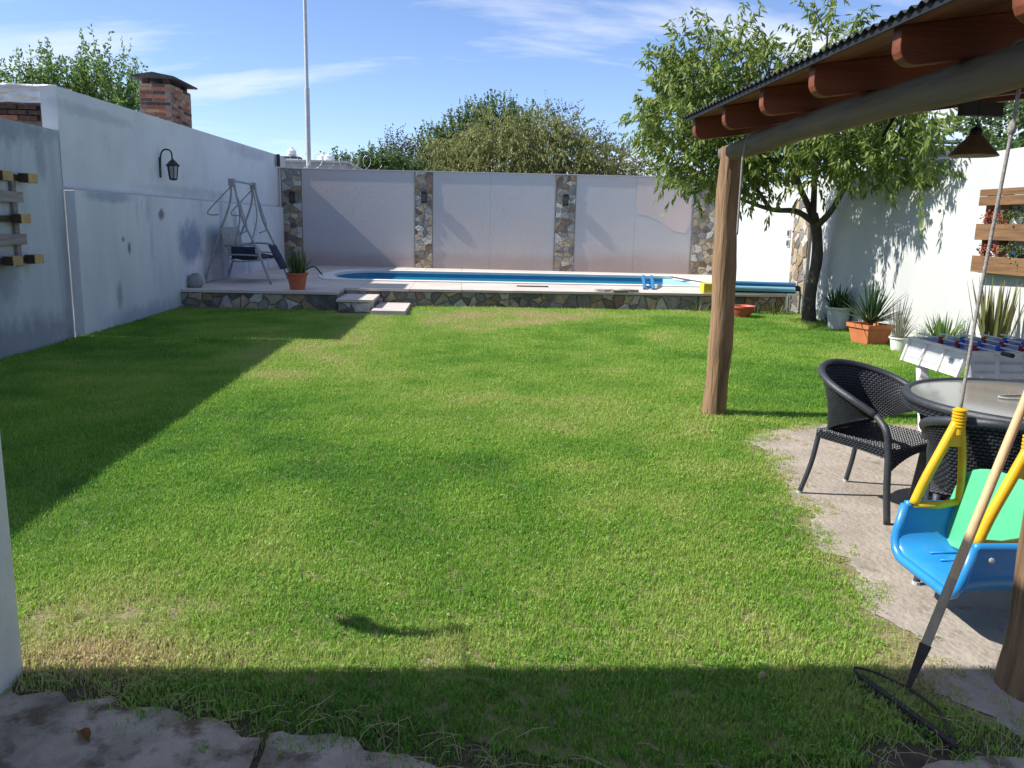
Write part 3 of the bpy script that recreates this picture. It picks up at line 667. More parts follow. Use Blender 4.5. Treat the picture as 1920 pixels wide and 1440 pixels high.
for c_ in range(4):
    x = -5.325 - 0.12 * (c_ % 2)
    while x > -8.3:
        if not (c_ == 0 and R.random() < 0.25):
            d_ = R.uniform(-.012, .02)
            MB().box((x - 0.225, 11.30 + d_, 2.69 + c_ * .067), (x, 11.42, 2.745 + c_ * .067)).build('brick', R.choice(['brick_a', 'brick_a', 'brick_dark', 'brick_dark', 'brick_b']), fr, bevel=.004)
        x -= 0.24
ms_ = MB(); NXm, NZm = 60, 10
for i in range(NXm + 1):
    for j in range(NZm + 1):
        x = -5.115 - 3.6 * i / NXm; z = 2.965 + 0.215 * j / NZm
        ms_.v.append((x, 11.22 - 0.022 * vnoise(x, z * 3, 0.09) - 0.03 * vnoise(x + 5, z * 5, 0.25), z - 0.02 * (j == 0) * vnoise(x, 1, 0.15)))
for i in range(NXm):
    for j in range(NZm): ms_.f.append((i * (NZm + 1) + j, i * (NZm + 1) + j + 1, (i + 1) * (NZm + 1) + j + 1, (i + 1) * (NZm + 1) + j))
o0 = len(ms_.v)
for i in range(NXm + 1):
    ms_.v.append((-5.115 - 3.6 * i / NXm, 11.62, 3.175 + .01 * vnoise(i * .3, 0, 1)))
for i in range(NXm): ms_.f.append((i * (NZm + 1) + NZm, o0 + i, o0 + i + 1, (i + 1) * (NZm + 1) + NZm))
ms_.build('roof_membrane', 'membrane', nb, smooth=True)
# chimney
ch = MB().box((-5.873, 15.998, 2.9), (-5.327, 17.152, 3.93)).build('chimney', 'mortar', nb)
bme = MB().box((-0.105, -0.028, -0.026), (0.105, 0.028, 0.026)).build('brick', 'brick_a', ch, bevel=.004).data
bmes = [bme]
for k in ('brick_a', 'brick_b', 'brick_b', 'brick_dark'):
    m2_ = bme.copy(); m2_.materials.clear(); m2_.materials.append(M(k)); bmes.append(m2_)
bpy.data.objects.remove([o for o in ch.children][0])
for c_ in range(15):
    z = 3.02 + c_ * 0.0635; off = 0.11 * (c_ % 2)
    for y_ in (16.02, 17.13):
        x = -5.755 + off
        while x < -5.36 + .02:
            link_mesh('brick', R.choice(bmes), ch, (min(x, -5.44), y_ + R.uniform(-.003, .003), z)); x += 0.225
        link_mesh('brick', R.choice(bmes), ch, (-5.76, y_ + R.uniform(-.002, .002), z)) if off else None
    y_ = 16.14 + off
    while y_ < 17.08:
        for x_ in (-5.85, -5.35): link_mesh('brick', R.choice(bmes), ch, (x_ + R.uniform(-.003, .003), y_, z), math.pi / 2)
        y_ += 0.225
for x_, y_ in ((-5.78, 16.1), (-5.42, 16.1), (-5.78, 17.05), (-5.42, 17.05)): MB().box((x_ - .05, y_ - .05, 3.93), (x_ + .05, y_ + .05, 4.03)).build('cap_leg', 'brick_dark', ch)
MB().prism([(-5.98, 4.03), (-5.22, 4.03), (-5.22, 4.06), (-5.6, 4.125), (-5.98, 4.06)], lambda u, v, t: (u, t, v), 15.9, 17.25).build('cap', 'slab_dark', ch)

# right wall, slightly splayed
def rwx(y): return 6.50 + 0.048 * (y - 15.0)
rw = thing('side_wall', 'bright white rendered wall at right carrying the dappled tree shadow', 'wall')
def rw_piece(y0, y1, z0, z1, d0, d1, name, m_, par, zz1=None):
    zz1 = z1 if zz1 is None else zz1
    vs = []
    for z, y in ((z0, y0), (z0, y1), (z1, y0), (zz1, y1)):
        for d in (d0, d1): vs.append((rwx(y) - d, y, z))
    return MB().add(vs, [(0, 1, 3, 2), (4, 6, 7, 5), (0, 2, 6, 4), (1, 5, 7, 3), (0, 4, 5, 1), (2, 3, 7, 6)]).build(name, m_, par)
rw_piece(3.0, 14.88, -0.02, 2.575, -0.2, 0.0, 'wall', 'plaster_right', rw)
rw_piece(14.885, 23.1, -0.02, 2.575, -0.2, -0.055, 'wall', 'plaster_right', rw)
p = rw_piece(15.55, 16.45, -0.02, 2.2, -0.054, 0.0, 'pilaster', 'mortar', rw)
face_stones(p, 0.88, 2.18, 0.2, 31, lambda u, v, d: (rwx(15.56 + u) - d - .002, 15.56 + u, .01 + v), [3, 1.5, 4, 1.2, 5, 1], 0.02)
for z_ in (1.35, 1.55):
    o_ = rw_piece(16.72, 16.90, z_ - .075, z_ + .075, -0.0545, -0.03, 'switch_box', 'grey_pot', rw)
    rw_piece(16.75, 16.87, z_ - .05, z_ + .05, -0.029, -0.02, 'cover', 'slab_dark', o_)

# the house corner beside the camera (shades the foreground), with an added hanger
hs_ = thing('house', 'cream rendered end of house wall at left edge of foreground', 'house')
MB().box((-1.90, -3.0, -0.02), (-1.53, 2.77, 3.58)).build('end_wall', 'plaster_cream', hs_, bevel=0.02)
shadow_hanger = MB().box((-2.01, 2.771, 1.72), (-1.95, 2.782, 1.92))  # made-up hanger out of view, bent to throw the arc shadow onto the grass
shadow_hanger.tube([(-1.98, 2.78, 1.83), (-1.98, 3.08, 1.82)], .007, 6)
shadow_hanger.tube(curve([(-1.98, 3.08, 1.83), (-1.98, 3.04, 1.70), (-1.98, 3.04, 1.56), (-1.98, 3.10, 1.45), (-1.98, 3.17, 1.40)], 5), [.018] * 5 + [.03] * 6 + [.04] * 5 + [.045] * 5, 8)
shadow_hanger.build('hanger', 'black_metal', hs_)

# ------------------------------------------------------------------ pergola
pgl = thing('pergola', 'timber pergola at right with log posts, rounded rafters and dark corrugated roof', 'pergola', (0, 0, 0))
def log(name, m_, base, top, r0, r1, seed, parent, n_=26, k=16):
    q = random.Random(seed); base, top = Vector(base), Vector(top); pts = []; rad = []
    ax = (top - base).normalized(); s1 = ax.orthogonal().normalized(); s2 = ax.cross(s1)
    for i in range(n_ + 1):
        t = i / n_
        pts.append(base.lerp(top, t) + s1 * 0.012 * math.sin(t * 5 + seed) + s2 * 0.012 * math.sin(t * 7.3 + seed * 2)); rad.append(r0 + (r1 - r0) * t + 0.004 * math.sin(t * 23 + seed) + 0.003 * q.random())
    mb_ = MB().tube(pts, rad, k)
    for i in range(len(mb_.v)):
        v = Vector(mb_.v[i]); kk = i % k
        a = 2 * math.pi * kk / k
        ctr = pts[min(i // k, n_)]; f_ = 1 + 0.055 * math.sin(3 * a + seed + (i // k) * .05) + 0.03 * math.sin(7 * a + (i // k) * .11) + 0.02 * (q.random() - .5)
        mb_.v[i] = tuple(ctr + (v - ctr) * f_)
    return mb_.build(name, m_, parent, smooth=50)
log('post', 'wood_log', (2.205, 6.94, -0.03), (2.19, 6.90, 2.26), 0.098, 0.092, 1, pgl)
log('post', 'wood_log', (2.03, 2.60, -0.03), (2.13, 2.62, 2.26), 0.105, 0.095, 2, pgl)
log('post', 'wood_log', (5.75, 6.3, -0.03), (5.75, 6.28, 2.78), 0.098, 0.09, 3, pgl)
log('beam', 'wood_beam', (2.16, 7.02, 2.215), (2.16, 2.3, 2.285), 0.072, 0.084, 4, pgl, 30)
log('beam', 'wood_beam', (5.75, 6.6, 2.80), (5.75, 2.3, 2.84), 0.08, 0.08, 5, pgl, 20)
SL = 0.15; RX0 = 1.80
def roofz(x): return 2.445 + SL * (x - RX0)
pf = [(0, 0), (4.25, 0), (4.25, -0.165), (0.085, -0.165)]
for a in (15, 35, 55, 75): pf.append((0.085 - 0.085 * math.sin(math.radians(a)), -0.08 - 0.085 * math.cos(math.radians(a))))
pf.append((0, -0.08))
RYS = [6.69, 5.96, 5.19, 4.44, 3.57, 2.80]
for y_ in RYS:
    j = R.uniform(-.012, .012)
    MB().prism(pf, lambda u, v, t: (RX0 + j + u, t, roofz(RX0 + u) + v - 0.002), y_ - 0.036, y_ + 0.036).build('rafter', 'wood_rafter', pgl, bevel=0.004)
x = RX0 - 0.030
while x < 6.05:
    z0 = roofz(x); z1 = roofz(x + 0.104)
    MB().add([(x, 2.3, z0), (x + .104, 2.35, z1), (x + .104, 6.76, z1), (x, 6.76, z0), (x, 2.35, z0 + .016), (x + .104, 2.35, z1 + .016), (x + .104, 6.76, z1 + .016), (x, 6.76, z0 + .016)],
             [(0, 3, 2, 1), (4, 5, 6, 7), (0, 1, 5, 4), (1, 2, 6, 5), (2, 3, 7, 6), (3, 0, 4, 7)]).build('ceiling_board', 'wood_board', pgl)
    x += 0.107
MB().add([(RX0 - .046, 2.33, roofz(RX0 - .046) - .006), (RX0 - .033, 2.33, roofz(RX0 - .046) - .006), (RX0 - .033, 6.78, roofz(RX0 - .046) - .006), (RX0 - .046, 6.78, roofz(RX0 - .046) - .006)] +
         [(RX0 - .046, 2.33, roofz(RX0) + .02), (RX0 - .033, 2.33, roofz(RX0) + .02), (RX0 - .033, 6.78, roofz(RX0) + .02), (RX0 - .046, 6.78, roofz(RX0) + .02)],
         [(0, 3, 2, 1), (4, 5, 6, 7), (0, 1, 5, 4), (1, 2, 6, 5), (2, 3, 7, 6), (3, 0, 4, 7)]).build('fascia', 'roof_sheet', pgl)
cs = MB(); ny = int(4.54 / 0.0095)
for i in range(ny + 1):
    y_ = 2.28 + 4.54 * i / ny; zc = 0.009 * math.sin(2 * math.pi * y_ / 0.076)
    for xx, dz in ((RX0 - .065, .032), (6.1, .032), (RX0 - .065, .029), (6.1, .029)): cs.v.append((xx, y_, roofz(xx) + dz + zc))
for i in range(ny):
    a = i * 4; cs.f += [(a, a + 1, a + 5, a + 4), (a + 2, a + 6, a + 7, a + 3), (a, a + 4, a + 6, a + 2)]
cs.build('roof_sheet', 'roof_sheet', pgl, fix=False, smooth=True)
MB().box((3.80, 6.40, 2.50), (4.12, 6.47, 2.60)).build('bracket', 'slab_dark', pgl)
MB().tube([(3.36, 6.5, 2.56), (3.24, 6.5, 2.33)], 0.014, 6).build('brace', 'black_metal', pgl)
tag(MB().tube(curve([(2.235, 6.25, 2.32), (2.12, 6.27, 2.30), (2.085, 6.3, 2.18), (2.10, 6.36, 1.95), (2.12, 6.42, 1.72), (2.13, 6.45, 1.56)], 6), 0.008, 6).build('tie_rope', 'rope', smooth=True), 'short rope hanging from the beam beside the far pergola post', 'rope')
# pendant lamp under the roof
pl = thing('pendant_lamp', 'tan cone pendant lamp hanging under the pergola roof', 'lamp', (3.68, 6.0, 2.16))
MB().lathe((0, 0, 0), [(0.165, 0), (0.168, 0.006), (0.045, 0.145), (0.03, 0.15), (0.03, 0.14), (0.155, 0.008)], 24).build('lamp_shade', 'lamp_tan', pl, smooth=40)
MB().lathe((0, 0, 0.145), [(0.042, 0), (0.045, 0.02), (0.038, 0.045), (0.015, 0.06)], 16).build('cap', 'black_metal', pl, smooth=40)
MB().tube([(0, 0, 0.2), (0, 0, 0.60)], 0.004, 6).build('cable', 'black_metal', pl)
MB().lathe((0, 0, 0.02), [(0.01, 0), (0.03, 0.02), (0.032, 0.05), (0.02, 0.1)], 12).build('bulb', 'white_plastic', pl, smooth=True)

# ------------------------------------------------------------------ trees
def leaf_cloud(name, m_, bases, dirs, lens, per, ll, lw_, droop, parent, seed, spread=0.8, bend=0.0):
    q = np.random.default_rng(seed); n_ = len(bases); T = (np.arange(per) + 0.5) / per
    t = np.clip(np.tile(T, (n_, 1)) + q.normal(0, 0.4 / per, (n_, per)), 0.02, 1.05)
    pos = bases[:, None, :] + dirs[:, None, :] * (lens[:, None] * t)[..., None]
    pos[..., 2] -= bend * (lens[:, None] * t) ** 2
    pos = pos.reshape(-1, 3) + q.normal(0, ll * 0.12, (n_ * per, 3))
    d = np.repeat(dirs, per, 0) * 0.45 + q.normal(0, spread, (n_ * per, 3)); d[:, 2] -= droop
    d /= np.linalg.norm(d, axis=1, keepdims=True) + 1e-9
    s = np.cross(d, q.normal(0, 1, d.shape)); s /= np.linalg.norm(s, axis=1, keepdims=True) + 1e-9
    nn = np.cross(d, s); L_ = ll * q.uniform(0.6, 1.25, len(d))[:, None]; W_ = lw_ * q.uniform(0.7, 1.2, len(d))[:, None]
    curl = q.uniform(-0.1, 0.25, len(d))[:, None]
    b0 = pos; tip = pos + d * L_ - nn * L_ * curl; mid = pos + d * L_ * 0.45
    a_ = mid + s * W_ + nn * W_ * 0.35; c_ = mid - s * W_ + nn * W_ * 0.35
    V = np.stack([b0, a_, tip, c_], 1).reshape(-1, 3); k = np.arange(len(d)) * 4
    Ft = np.concatenate([np.stack([k, k + 1, k + 2], 1), np.stack([k, k + 2, k + 3], 1)])
    return fast_mesh(name, V, Ft, m_, parent)
def blob_points(blobs, n_, seed, shell=0.45):
    q = np.random.default_rng(seed); vol = np.array([b_[3] * b_[4] * b_[5] for b_ in blobs]) ** 0.8; vol /= vol.sum(); P_ = []; D_ = []
    for b_, f_ in zip(blobs, vol):
        m_ = max(3, int(n_ * f_)); d = q.normal(0, 1, (m_, 3)); d /= np.linalg.norm(d, axis=1, keepdims=True)
        r_ = (shell + (1 - shell) * q.random(m_)) ** 0.7
        P_.append(np.array(b_[:3]) + d * r_[:, None] * np.array(b_[3:6])); D_.append(d)
    return np.concatenate(P_), np.concatenate(D_)
def norm(d): return d / (np.linalg.norm(d, axis=1, keepdims=True) + 1e-9)

# peach tree beside the right wall
tr = thing('peach_tree', 'leafy fruit tree with dark forked trunk beside the white side wall', 'tree')
blobs = [(3.95, 13.9, 3.95, 0.9, 1.0, 0.75), (3.6, 13.8, 3.2, 0.85, 1.0, 0.75), (4.1, 13.7, 2.75, 0.9, 1.0, 0.55), (4.75, 13.6, 3.55, 0.9, 1.0, 0.8), (5.75, 13.7, 4.45, 0.42, 0.6, 0.95),
         (5.1, 13.2, 2.95, 1.0, 1.1, 0.62), (5.85, 12.4, 2.95, 0.75, 1.0, 0.50), (5.45, 12.2, 2.65, 0.8, 1.0, 0.36), (3.9, 13.8, 2.30, 0.55, 0.6, 0.28), (4.7, 13.5, 2.55, 0.7, 0.9, 0.45), (6.0, 11.5, 2.65, 0.5, 0.8, 0.45), (5.7, 13.4, 3.5, 0.7, 0.9, 0.6), (3.4, 13.9, 3.8, .45, .5, .45), (5.3, 11.7, 3.2, .6, .8, .5), (5.9, 10.95, 2.6, .45, .55, .4)]
B_, D_ = blob_points(blobs, 1130, 3, 0.25)
D_ = norm(D_ * 0.55 + np.array([0, 0, 0.55]) + rng.normal(0, 0.35, D_.shape)); Ls = rng.uniform(0.3, 0.75, len(B_))
leaf_cloud('crown', 'leaf_peach', B_, D_, Ls, 24, 0.150, 0.021, 0.95, tr, 5, 0.45, bend=0.35)
tk = MB()
tk.tube(curve([(6.22, 14.5, -0.05), (6.20, 14.5, 0.5), (6.27, 14.52, 1.1), (6.22, 14.5, 1.55), (6.12, 14.5, 1.9)], 5), [0.15, 0.13, 0.118, 0.112, 0.108, 0.104, 0.10, 0.098, 0.097, 0.098, 0.10, 0.098, 0.095, 0.092, 0.092, 0.094, 0.095, 0.092, 0.09, 0.085, 0.08], 12)
tk.build('trunk', 'bark', tr, smooth=60)
limbs = [[(6.15, 14.5, 1.75), (5.75, 14.35, 1.93), (5.2, 14.1, 1.95), (4.5, 13.9, 2.15), (3.9, 13.8, 2.5)], [(6.12, 14.5, 1.85), (5.85, 14.4, 2.25), (5.4, 14.1, 2.7), (4.7, 13.9, 3.3), (4.0, 13.9, 4.1)],
         [(6.12, 14.5, 1.9), (6.05, 14.4, 2.5), (5.9, 14.1, 3.2), (5.8, 13.8, 4.0), (5.75, 13.7, 5.0)], [(6.18, 14.5, 1.65), (6.25, 14.0, 2.0), (6.1, 13.2, 2.45), (5.9, 12.4, 2.9), (5.9, 11.6, 2.8)],
         [(5.85, 14.4, 2.25), (5.5, 14.2, 2.9), (5.0, 13.8, 3.5), (4.8, 13.6, 4.1)], [(5.2, 14.1, 1.95), (4.6, 13.8, 2.5), (3.7, 13.8, 3.1)], [(6.1, 13.2, 2.45), (5.6, 12.6, 2.5), (5.3, 12.0, 2.9)], [(6.02, 14.4, 2.6), (5.6, 13.8, 2.9), (5.2, 13.2, 3.2)]]
for i, lb in enumerate(limbs):
    c_ = curve(lb, 6); r0 = 0.062 if i < 4 else 0.04
    MB().tube(c_, [r0 * (1 - 0.78 * j / (len(c_) - 1)) for j in range(len(c_))], 8).build('limb', 'bark', tr, smooth=True)
tw = MB()
LP = np.array([tuple(p) for lb in limbs for p in curve(lb, 6)])
for i in range(0, len(B_), 6):
    j = int(np.argmin(((LP - B_[i]) ** 2).sum(1) + (LP[:, 2] > B_[i][2]) * 0.3)); a, e_ = Vector(LP[j]), Vector(B_[i] + D_[i] * Ls[i] * 0.6)
    tw.tube([a, a.lerp(e_, .5) + Vector((0, 0, .06)), e_], [0.012, 0.008, 0.004], 4, False)
tw.build('twigs', 'bark', tr, fix=False)['kind'] = 'stuff'

# far trees beyond the back wall
def far_tree(name, label, blobs, n_, mat_, ll, lw_, droop, upw, per, lens, seed, base, bark='bark_pale', bend=0.0, spread=0.6, group=None, shell=0.3):
    t_ = thing(name, label, 'tree', group=group)
    B_, D_ = blob_points(blobs, n_, seed, shell); q = np.random.default_rng(seed + 1)
    D_ = norm(D_ * 0.5 + np.array([0, 0, upw]) + q.normal(0, 0.3, D_.shape)); Ls = q.uniform(lens[0], lens[1], len(B_))
    leaf_cloud('crown', mat_, B_, D_, Ls, per, ll, lw_, droop, t_, seed + 2, spread, bend)
    zt = max(b_[2] for b_ in blobs)
    MB().tube(curve([(base[0], base[1], -0.05), (base[0] + .1, base[1], zt * .4), (base[0] - .1, base[1], zt * .75)], 4), [0.25, .24, .22, .2, .18, .16, .14, .12, .1], 8).build('trunk', bark, t_, smooth=True)
    for b_ in blobs:
        MB().tube(curve([(base[0], base[1], zt * .42), ((base[0] + b_[0]) / 2, (base[1] + b_[1]) / 2, (zt * .42 + b_[2]) / 2 + .2), b_[:3]], 4), [0.1, .09, .085, .08, .07, .06, .05, .04, .03], 6).build('limb', bark, t_, smooth=True)
    return t_
far_tree('willow_tree', 'broad olive weeping willow behind the middle of the grey wall', [(2.6, 42, 4.9, 3.3, 2.2, 2.1), (0.2, 42, 4.2, 2.6, 2, 1.6), (5.2, 42, 4.6, 2.6, 2, 1.7), (3.6, 42, 6.2, 1.5, 1.3, 0.75), (7.3, 42, 3.8, 1.9, 1.6, 1.2), (-1.8, 42, 3.6, 1.8, 1.5, 1.0), (2.4, 41, 3.2, 5, 1.8, 1.0)],
         2700, 'leaf_willow', 0.17, 0.030, 1.3, -0.25, 30, (0.7, 1.8), 60, (2.6, 42.5, 0), bend=0.25, spread=0.4)
far_tree('poplar_tree', 'dark green upright tree rising behind the olive willow', [(0.0, 46, 5.5, 1.3, 1.2, 1.7), (1.6, 46, 6.2, 1.3, 1.2, 1.6), (-1.3, 46, 4.8, 1.2, 1.2, 1.4), (2.9, 46.3, 6.0, 1.0, 1, 1.5)],
         900, 'leaf_poplar', 0.16, 0.045, -0.1, 1.1, 22, (0.6, 1.3), 64, (0.8, 46, 0), spread=0.6)
far_tree('bare_tree', 'thin grey-leaved tree left of the willow above the grey wall', [(-3.4, 43, 4.7, 0.9, 0.9, 1.0), (-2.6, 43, 4.4, 1.0, 0.9, 0.9)],
         260, 'leaf_grey', 0.12, 0.03, 0.1, 0.7, 16, (0.4, 0.9), 67, (-3.0, 43, 0), bark='bark_pale')
far_tree('low_tree', 'low dark leafy tree beside the white water tanks', [(-5.4, 41, 3.6, 1.5, 1.1, 0.75), (-4.0, 41, 3.9, 1.3, 1.1, 0.8), (-3.0, 41, 3.5, 1.5, 1.1, 0.8)],
         700, 'leaf_poplar', 0.15, 0.04, 0.1, 0.7, 20, (0.4, 0.8), 70, (-4.3, 41, 0))
far_tree('wispy_tree', 'wispy thin-crowned tree with bare arching twigs right of the willow', [(6.6, 47, 5.9, 1.6, 1, 0.9), (8.6, 47, 5.1, 1.4, 1, 0.8), (5.2, 47, 7.3, 1.1, .8, .6), (9.6, 46, 4.4, 1.2, 1, 0.8)],
         330, 'leaf_grey', 0.14, 0.03, 0.6, 0.2, 18, (0.5, 1.1), 73, (7.0, 47, 0))
far_tree('leafy_shrub_tree', 'bright green sapling-like tree rising behind the left wall by the chimney', [(-11.3, 23, 4.05, 1.2, 1.0, 0.8), (-10.3, 23, 4.3, 0.9, 0.9, 1.0), (-9.2, 23, 4.35, 0.75, 0.9, 1.0), (-8.4, 22.5, 3.9, 0.6, 0.8, 0.8), (-12.6, 23, 3.8, 0.8, 0.8, 0.7)],
         760, 'leaf_bright', 0.115, 0.027, 0.1, 1.6, 26, (0.45, 1.0), 76, (-10, 23, 0), spread=0.6)
far_tree('dark_tree', 'dense dark green tree above the wall at the right edge', [(13.2, 19.5, 4.0, 1.3, 1.3, 1.2), (14.6, 19.5, 4.2, 1.2, 1.2, 1.2)],
         500, 'leaf_poplar', 0.14, 0.04, 0.4, 0.4, 22, (0.4, 0.8), 79, (13.8, 19.8, 0))
hd = thing('hedge', 'sunlit yellow-green hedge top behind the side wall at right', 'hedge')
B_, D_ = blob_points([(8.3 + .5 * i, 12.5 + .1 * i, 2.55, .5, .5, .32) for i in range(5)], 420, 82, .2)
leaf_cloud('foliage', 'leaf_bright', B_, norm(D_ + np.array([0, 0, .5])), rng.uniform(.15, .3, len(B_)), 16, .07, .02, .1, hd, 83, .7)
for i in range(5): MB().tube([(8.3 + .5 * i, 12.5 + .1 * i, -0.05), (8.3 + .5 * i, 12.52 + .1 * i, 1.3), (8.32 + .5 * i, 12.5 + .1 * i, 2.5)], [.03, .025, .012], 6).build('stem', 'bark_pale', hd)

# ------------------------------------------------------------------ skyline behind the wall
ms = thing('antenna_mast', 'tall thin grey antenna mast rising behind the back wall', 'mast', (-5.41, 30, 0))
MB().tube([(0, 0, -0.05), (0, 0, 6.0)], 0.085, 10).build('lower_tube', 'galvanised', ms, smooth=40)
MB().tube([(0, 0, 6.0), (-.01, 0, 12.0)], 0.062, 10).build('upper_tube', 'galvanised', ms, smooth=40)
fb = thing('far_house', 'low pale house with flat roof peeping above the back wall at left', 'house')
MB().box((-7.6, 31.2, -0.05), (-4.3, 36, 3.62)).build('wall', 'plaster_right', fb)
MB().box((-7.7, 31.1, 3.62), (-4.2, 36.1, 3.70)).build('roof', 'tin', fb)
for x_, y_, z_, r_, h_, lab in ((-6.42, 32.2, 3.86, 0.17, 0.30, 'white water tank on a stand, beside the left wall end'), (-5.02, 32, 3.70, 0.18, 0.28, 'white water tank just right of the antenna mast'), (-5.35, 32.6, 3.70, 0.16, 0.32, 'grey-white water tank half hidden behind the antenna mast')):
    t_ = thing('water_tank', lab, 'water tank', (x_, y_, z_), group='roof water tanks')
    MB().lathe((0, 0, 0), [(r_, 0), (r_, h_ * .3), (r_ * 1.02, h_ * .32), (r_, h_ * .36), (r_, h_ * .7), (r_ * .6, h_ * .93), (r_ * .3, h_)], 18).build('body', 'white_plastic', t_, smooth=40)
    MB().lathe((0, 0, h_), [(r_ * .32, 0), (r_ * .32, .03), (r_ * .2, .05)], 12).build('lid', 'white_plastic', t_, smooth=40)
    if z_ > 3.8:
        MB().box((-.32, -.3, -.05), (.32, .3, 0)).build('stand_plate', 'iron', t_)
        for a, c in ((-.3, -.28), (.3, -.28), (-.3, .28), (.3, .28)): MB().tube([(a, c, -.05), (a, c, -.17)], .02, 6).build('stand_leg', 'iron', t_)
wr = MB(); pts = []
for i in range(26 * 7):
    a = i / 26 * 2 * math.pi; pts.append((-4.75 + 0.33 * i / 26 + 0.18 * math.cos(a), 23.70 + .02 * math.sin(a * .5), 3.16 + 0.20 * math.sin(a)))
wr.tube(pts, 0.006, 4)
tag(wr.build('razor_wire', 'galvanised'), 'coiled security wire along the top of the back wall at left', 'wire')
ca = MB().box((-5.06, 23.30, 2.98), (-4.98, 23.42, 3.30)); tag(ca.build('wall_bracket', 'iron', bevel=.006), 'small dark bracket at the end of the left wall', 'bracket')
rb = thing('distant_roof', 'pale blue-grey metal roofed building behind the side wall at right', 'building')
MB().box((15.6, 30, -0.05), (21, 36, 4.75)).build('wall', 'grey_pot', rb)
MB().add([(15.2, 29.6, 4.75), (21.5, 29.6, 4.75), (21.5, 36.4, 5.5), (15.2, 36.4, 5.5), (15.2, 29.6, 4.9), (21.5, 29.6, 4.9), (21.5, 36.4, 5.65), (15.2, 36.4, 5.65)], [(0, 3, 2, 1), (4, 5, 6, 7), (0, 1, 5, 4), (1, 2, 6, 5), (2, 3, 7, 6), (3, 0, 4, 7)]).build('roof', 'tin', rb)
MB().box((15.2, 29.52, 4.76), (21.5, 29.59, 4.82)).build('gutter', 'slab_dark', rb)

# ------------------------------------------------------------------ wall lamps
ln = thing('wall_lantern', 'black swan-neck lantern on the left house wall', 'lantern', (-5.10, 14.6, 2.2))
MB().box((0.0, -.03, 0.03), (0.018, .03, 0.36)).build('backplate', 'black_metal', ln, bevel=.006)
MB().tube(curve([(0.012, 0, 0.2), (0.03, 0, 0.4), (0.075, 0, 0.475), (0.14, 0, 0.49), (0.20, 0, 0.45), (0.215, 0, 0.34)], 6), 0.013, 8).build('arm', 'black_metal', ln, smooth=True)
lh = MB().lathe((0.215, 0, 0.22), [(0.115, 0), (0.118, 0.012), (0.05, 0.085), (0.02, 0.11), (0.012, 0.13)], 6).build('hood', 'black_metal', ln)
gb = MB().lathe((0.215, 0, 0.02), [(0.058, 0), (0.082, 0.2)], 6).build('glass', 'lamp_glass', ln)
for j in range(6):
    a = math.pi / 3 * j; MB().tube([(0.215 + .062 * math.cos(a), .062 * math.sin(a), 0.015), (0.215 + .087 * math.cos(a), .087 * math.sin(a), 0.222)], 0.008, 4).build('rib', 'black_metal', ln)
MB().lathe((0.215, 0, 0.0), [(0.03, -.012), (0.066, 0), (0.066, 0.02)], 6).build('base', 'black_metal', ln)
for x_, z_, lab in ((-4.72, 2.18, 'black box wall light on the stone pilaster beside the left wall'), (-1.10, 2.27, 'black box wall light on the stone pilaster behind the steps'), (2.78, 2.28, 'dark box wall light on the stone pilaster right of the pool middle')):
    c_ = bwp(x_, z_, 0.024); t_ = thing('wall_light', lab, 'wall light', c_, math.atan2(bd.y, bd.x), group='box lights on the stone pilasters')
    MB().box((-.05, -.012, -.13), (.05, .0, .13)).build('backplate', 'black_metal', t_)
    MB().box((-.075, -.055, -.16), (.075, -.013, .16)).build('body', 'black_metal', t_, bevel=.012)
    MB().box((-.055, -.061, -.11), (.055, -.056, .07)).build('lens', 'slab_dark', t_)

# ------------------------------------------------------------------ pallet rack on the left wall
pr = thing('pallet_rack', 'weathered wooden pallet hung on the left boundary wall', 'pallet', (0, 0, 0))
for y_ in (9.18, 9.86): MB().box((-5.098, y_ - .045, 1.0), (-5.06, y_ + .045, 2.03)).build('stringer', 'pallet_grey', pr)
for z_ in (1.77, 1.30): MB().box((-5.058, 8.6, z_ - .06), (-5.028, 9.98, z_ + .06)).build('plank', 'pallet_grey', pr, bevel=.004)
for z_, ys in ((1.985, (8.9, 9.50, 10.03)), (1.53, (9.0, 9.80,)), (1.07, (9.02, 9.55, 10.02))):
    MB().box((-5.0575, 8.6, z_ - .035), (-5.045, 10.0, z_ + .035)).build('plank', 'pallet_dark', pr)
    for y_ in ys:
        MB().box((-5.043, y_ - .09, z_ - .05), (-4.93, y_ + .115, z_ + .055)).build('block', 'pallet_block', pr, bevel=.004)
        MB().box((-5.043, y_ - .098, z_ - .047), (-4.935, y_ - .0905, z_ + .052)).build('block_end', 'pallet_dark', pr)

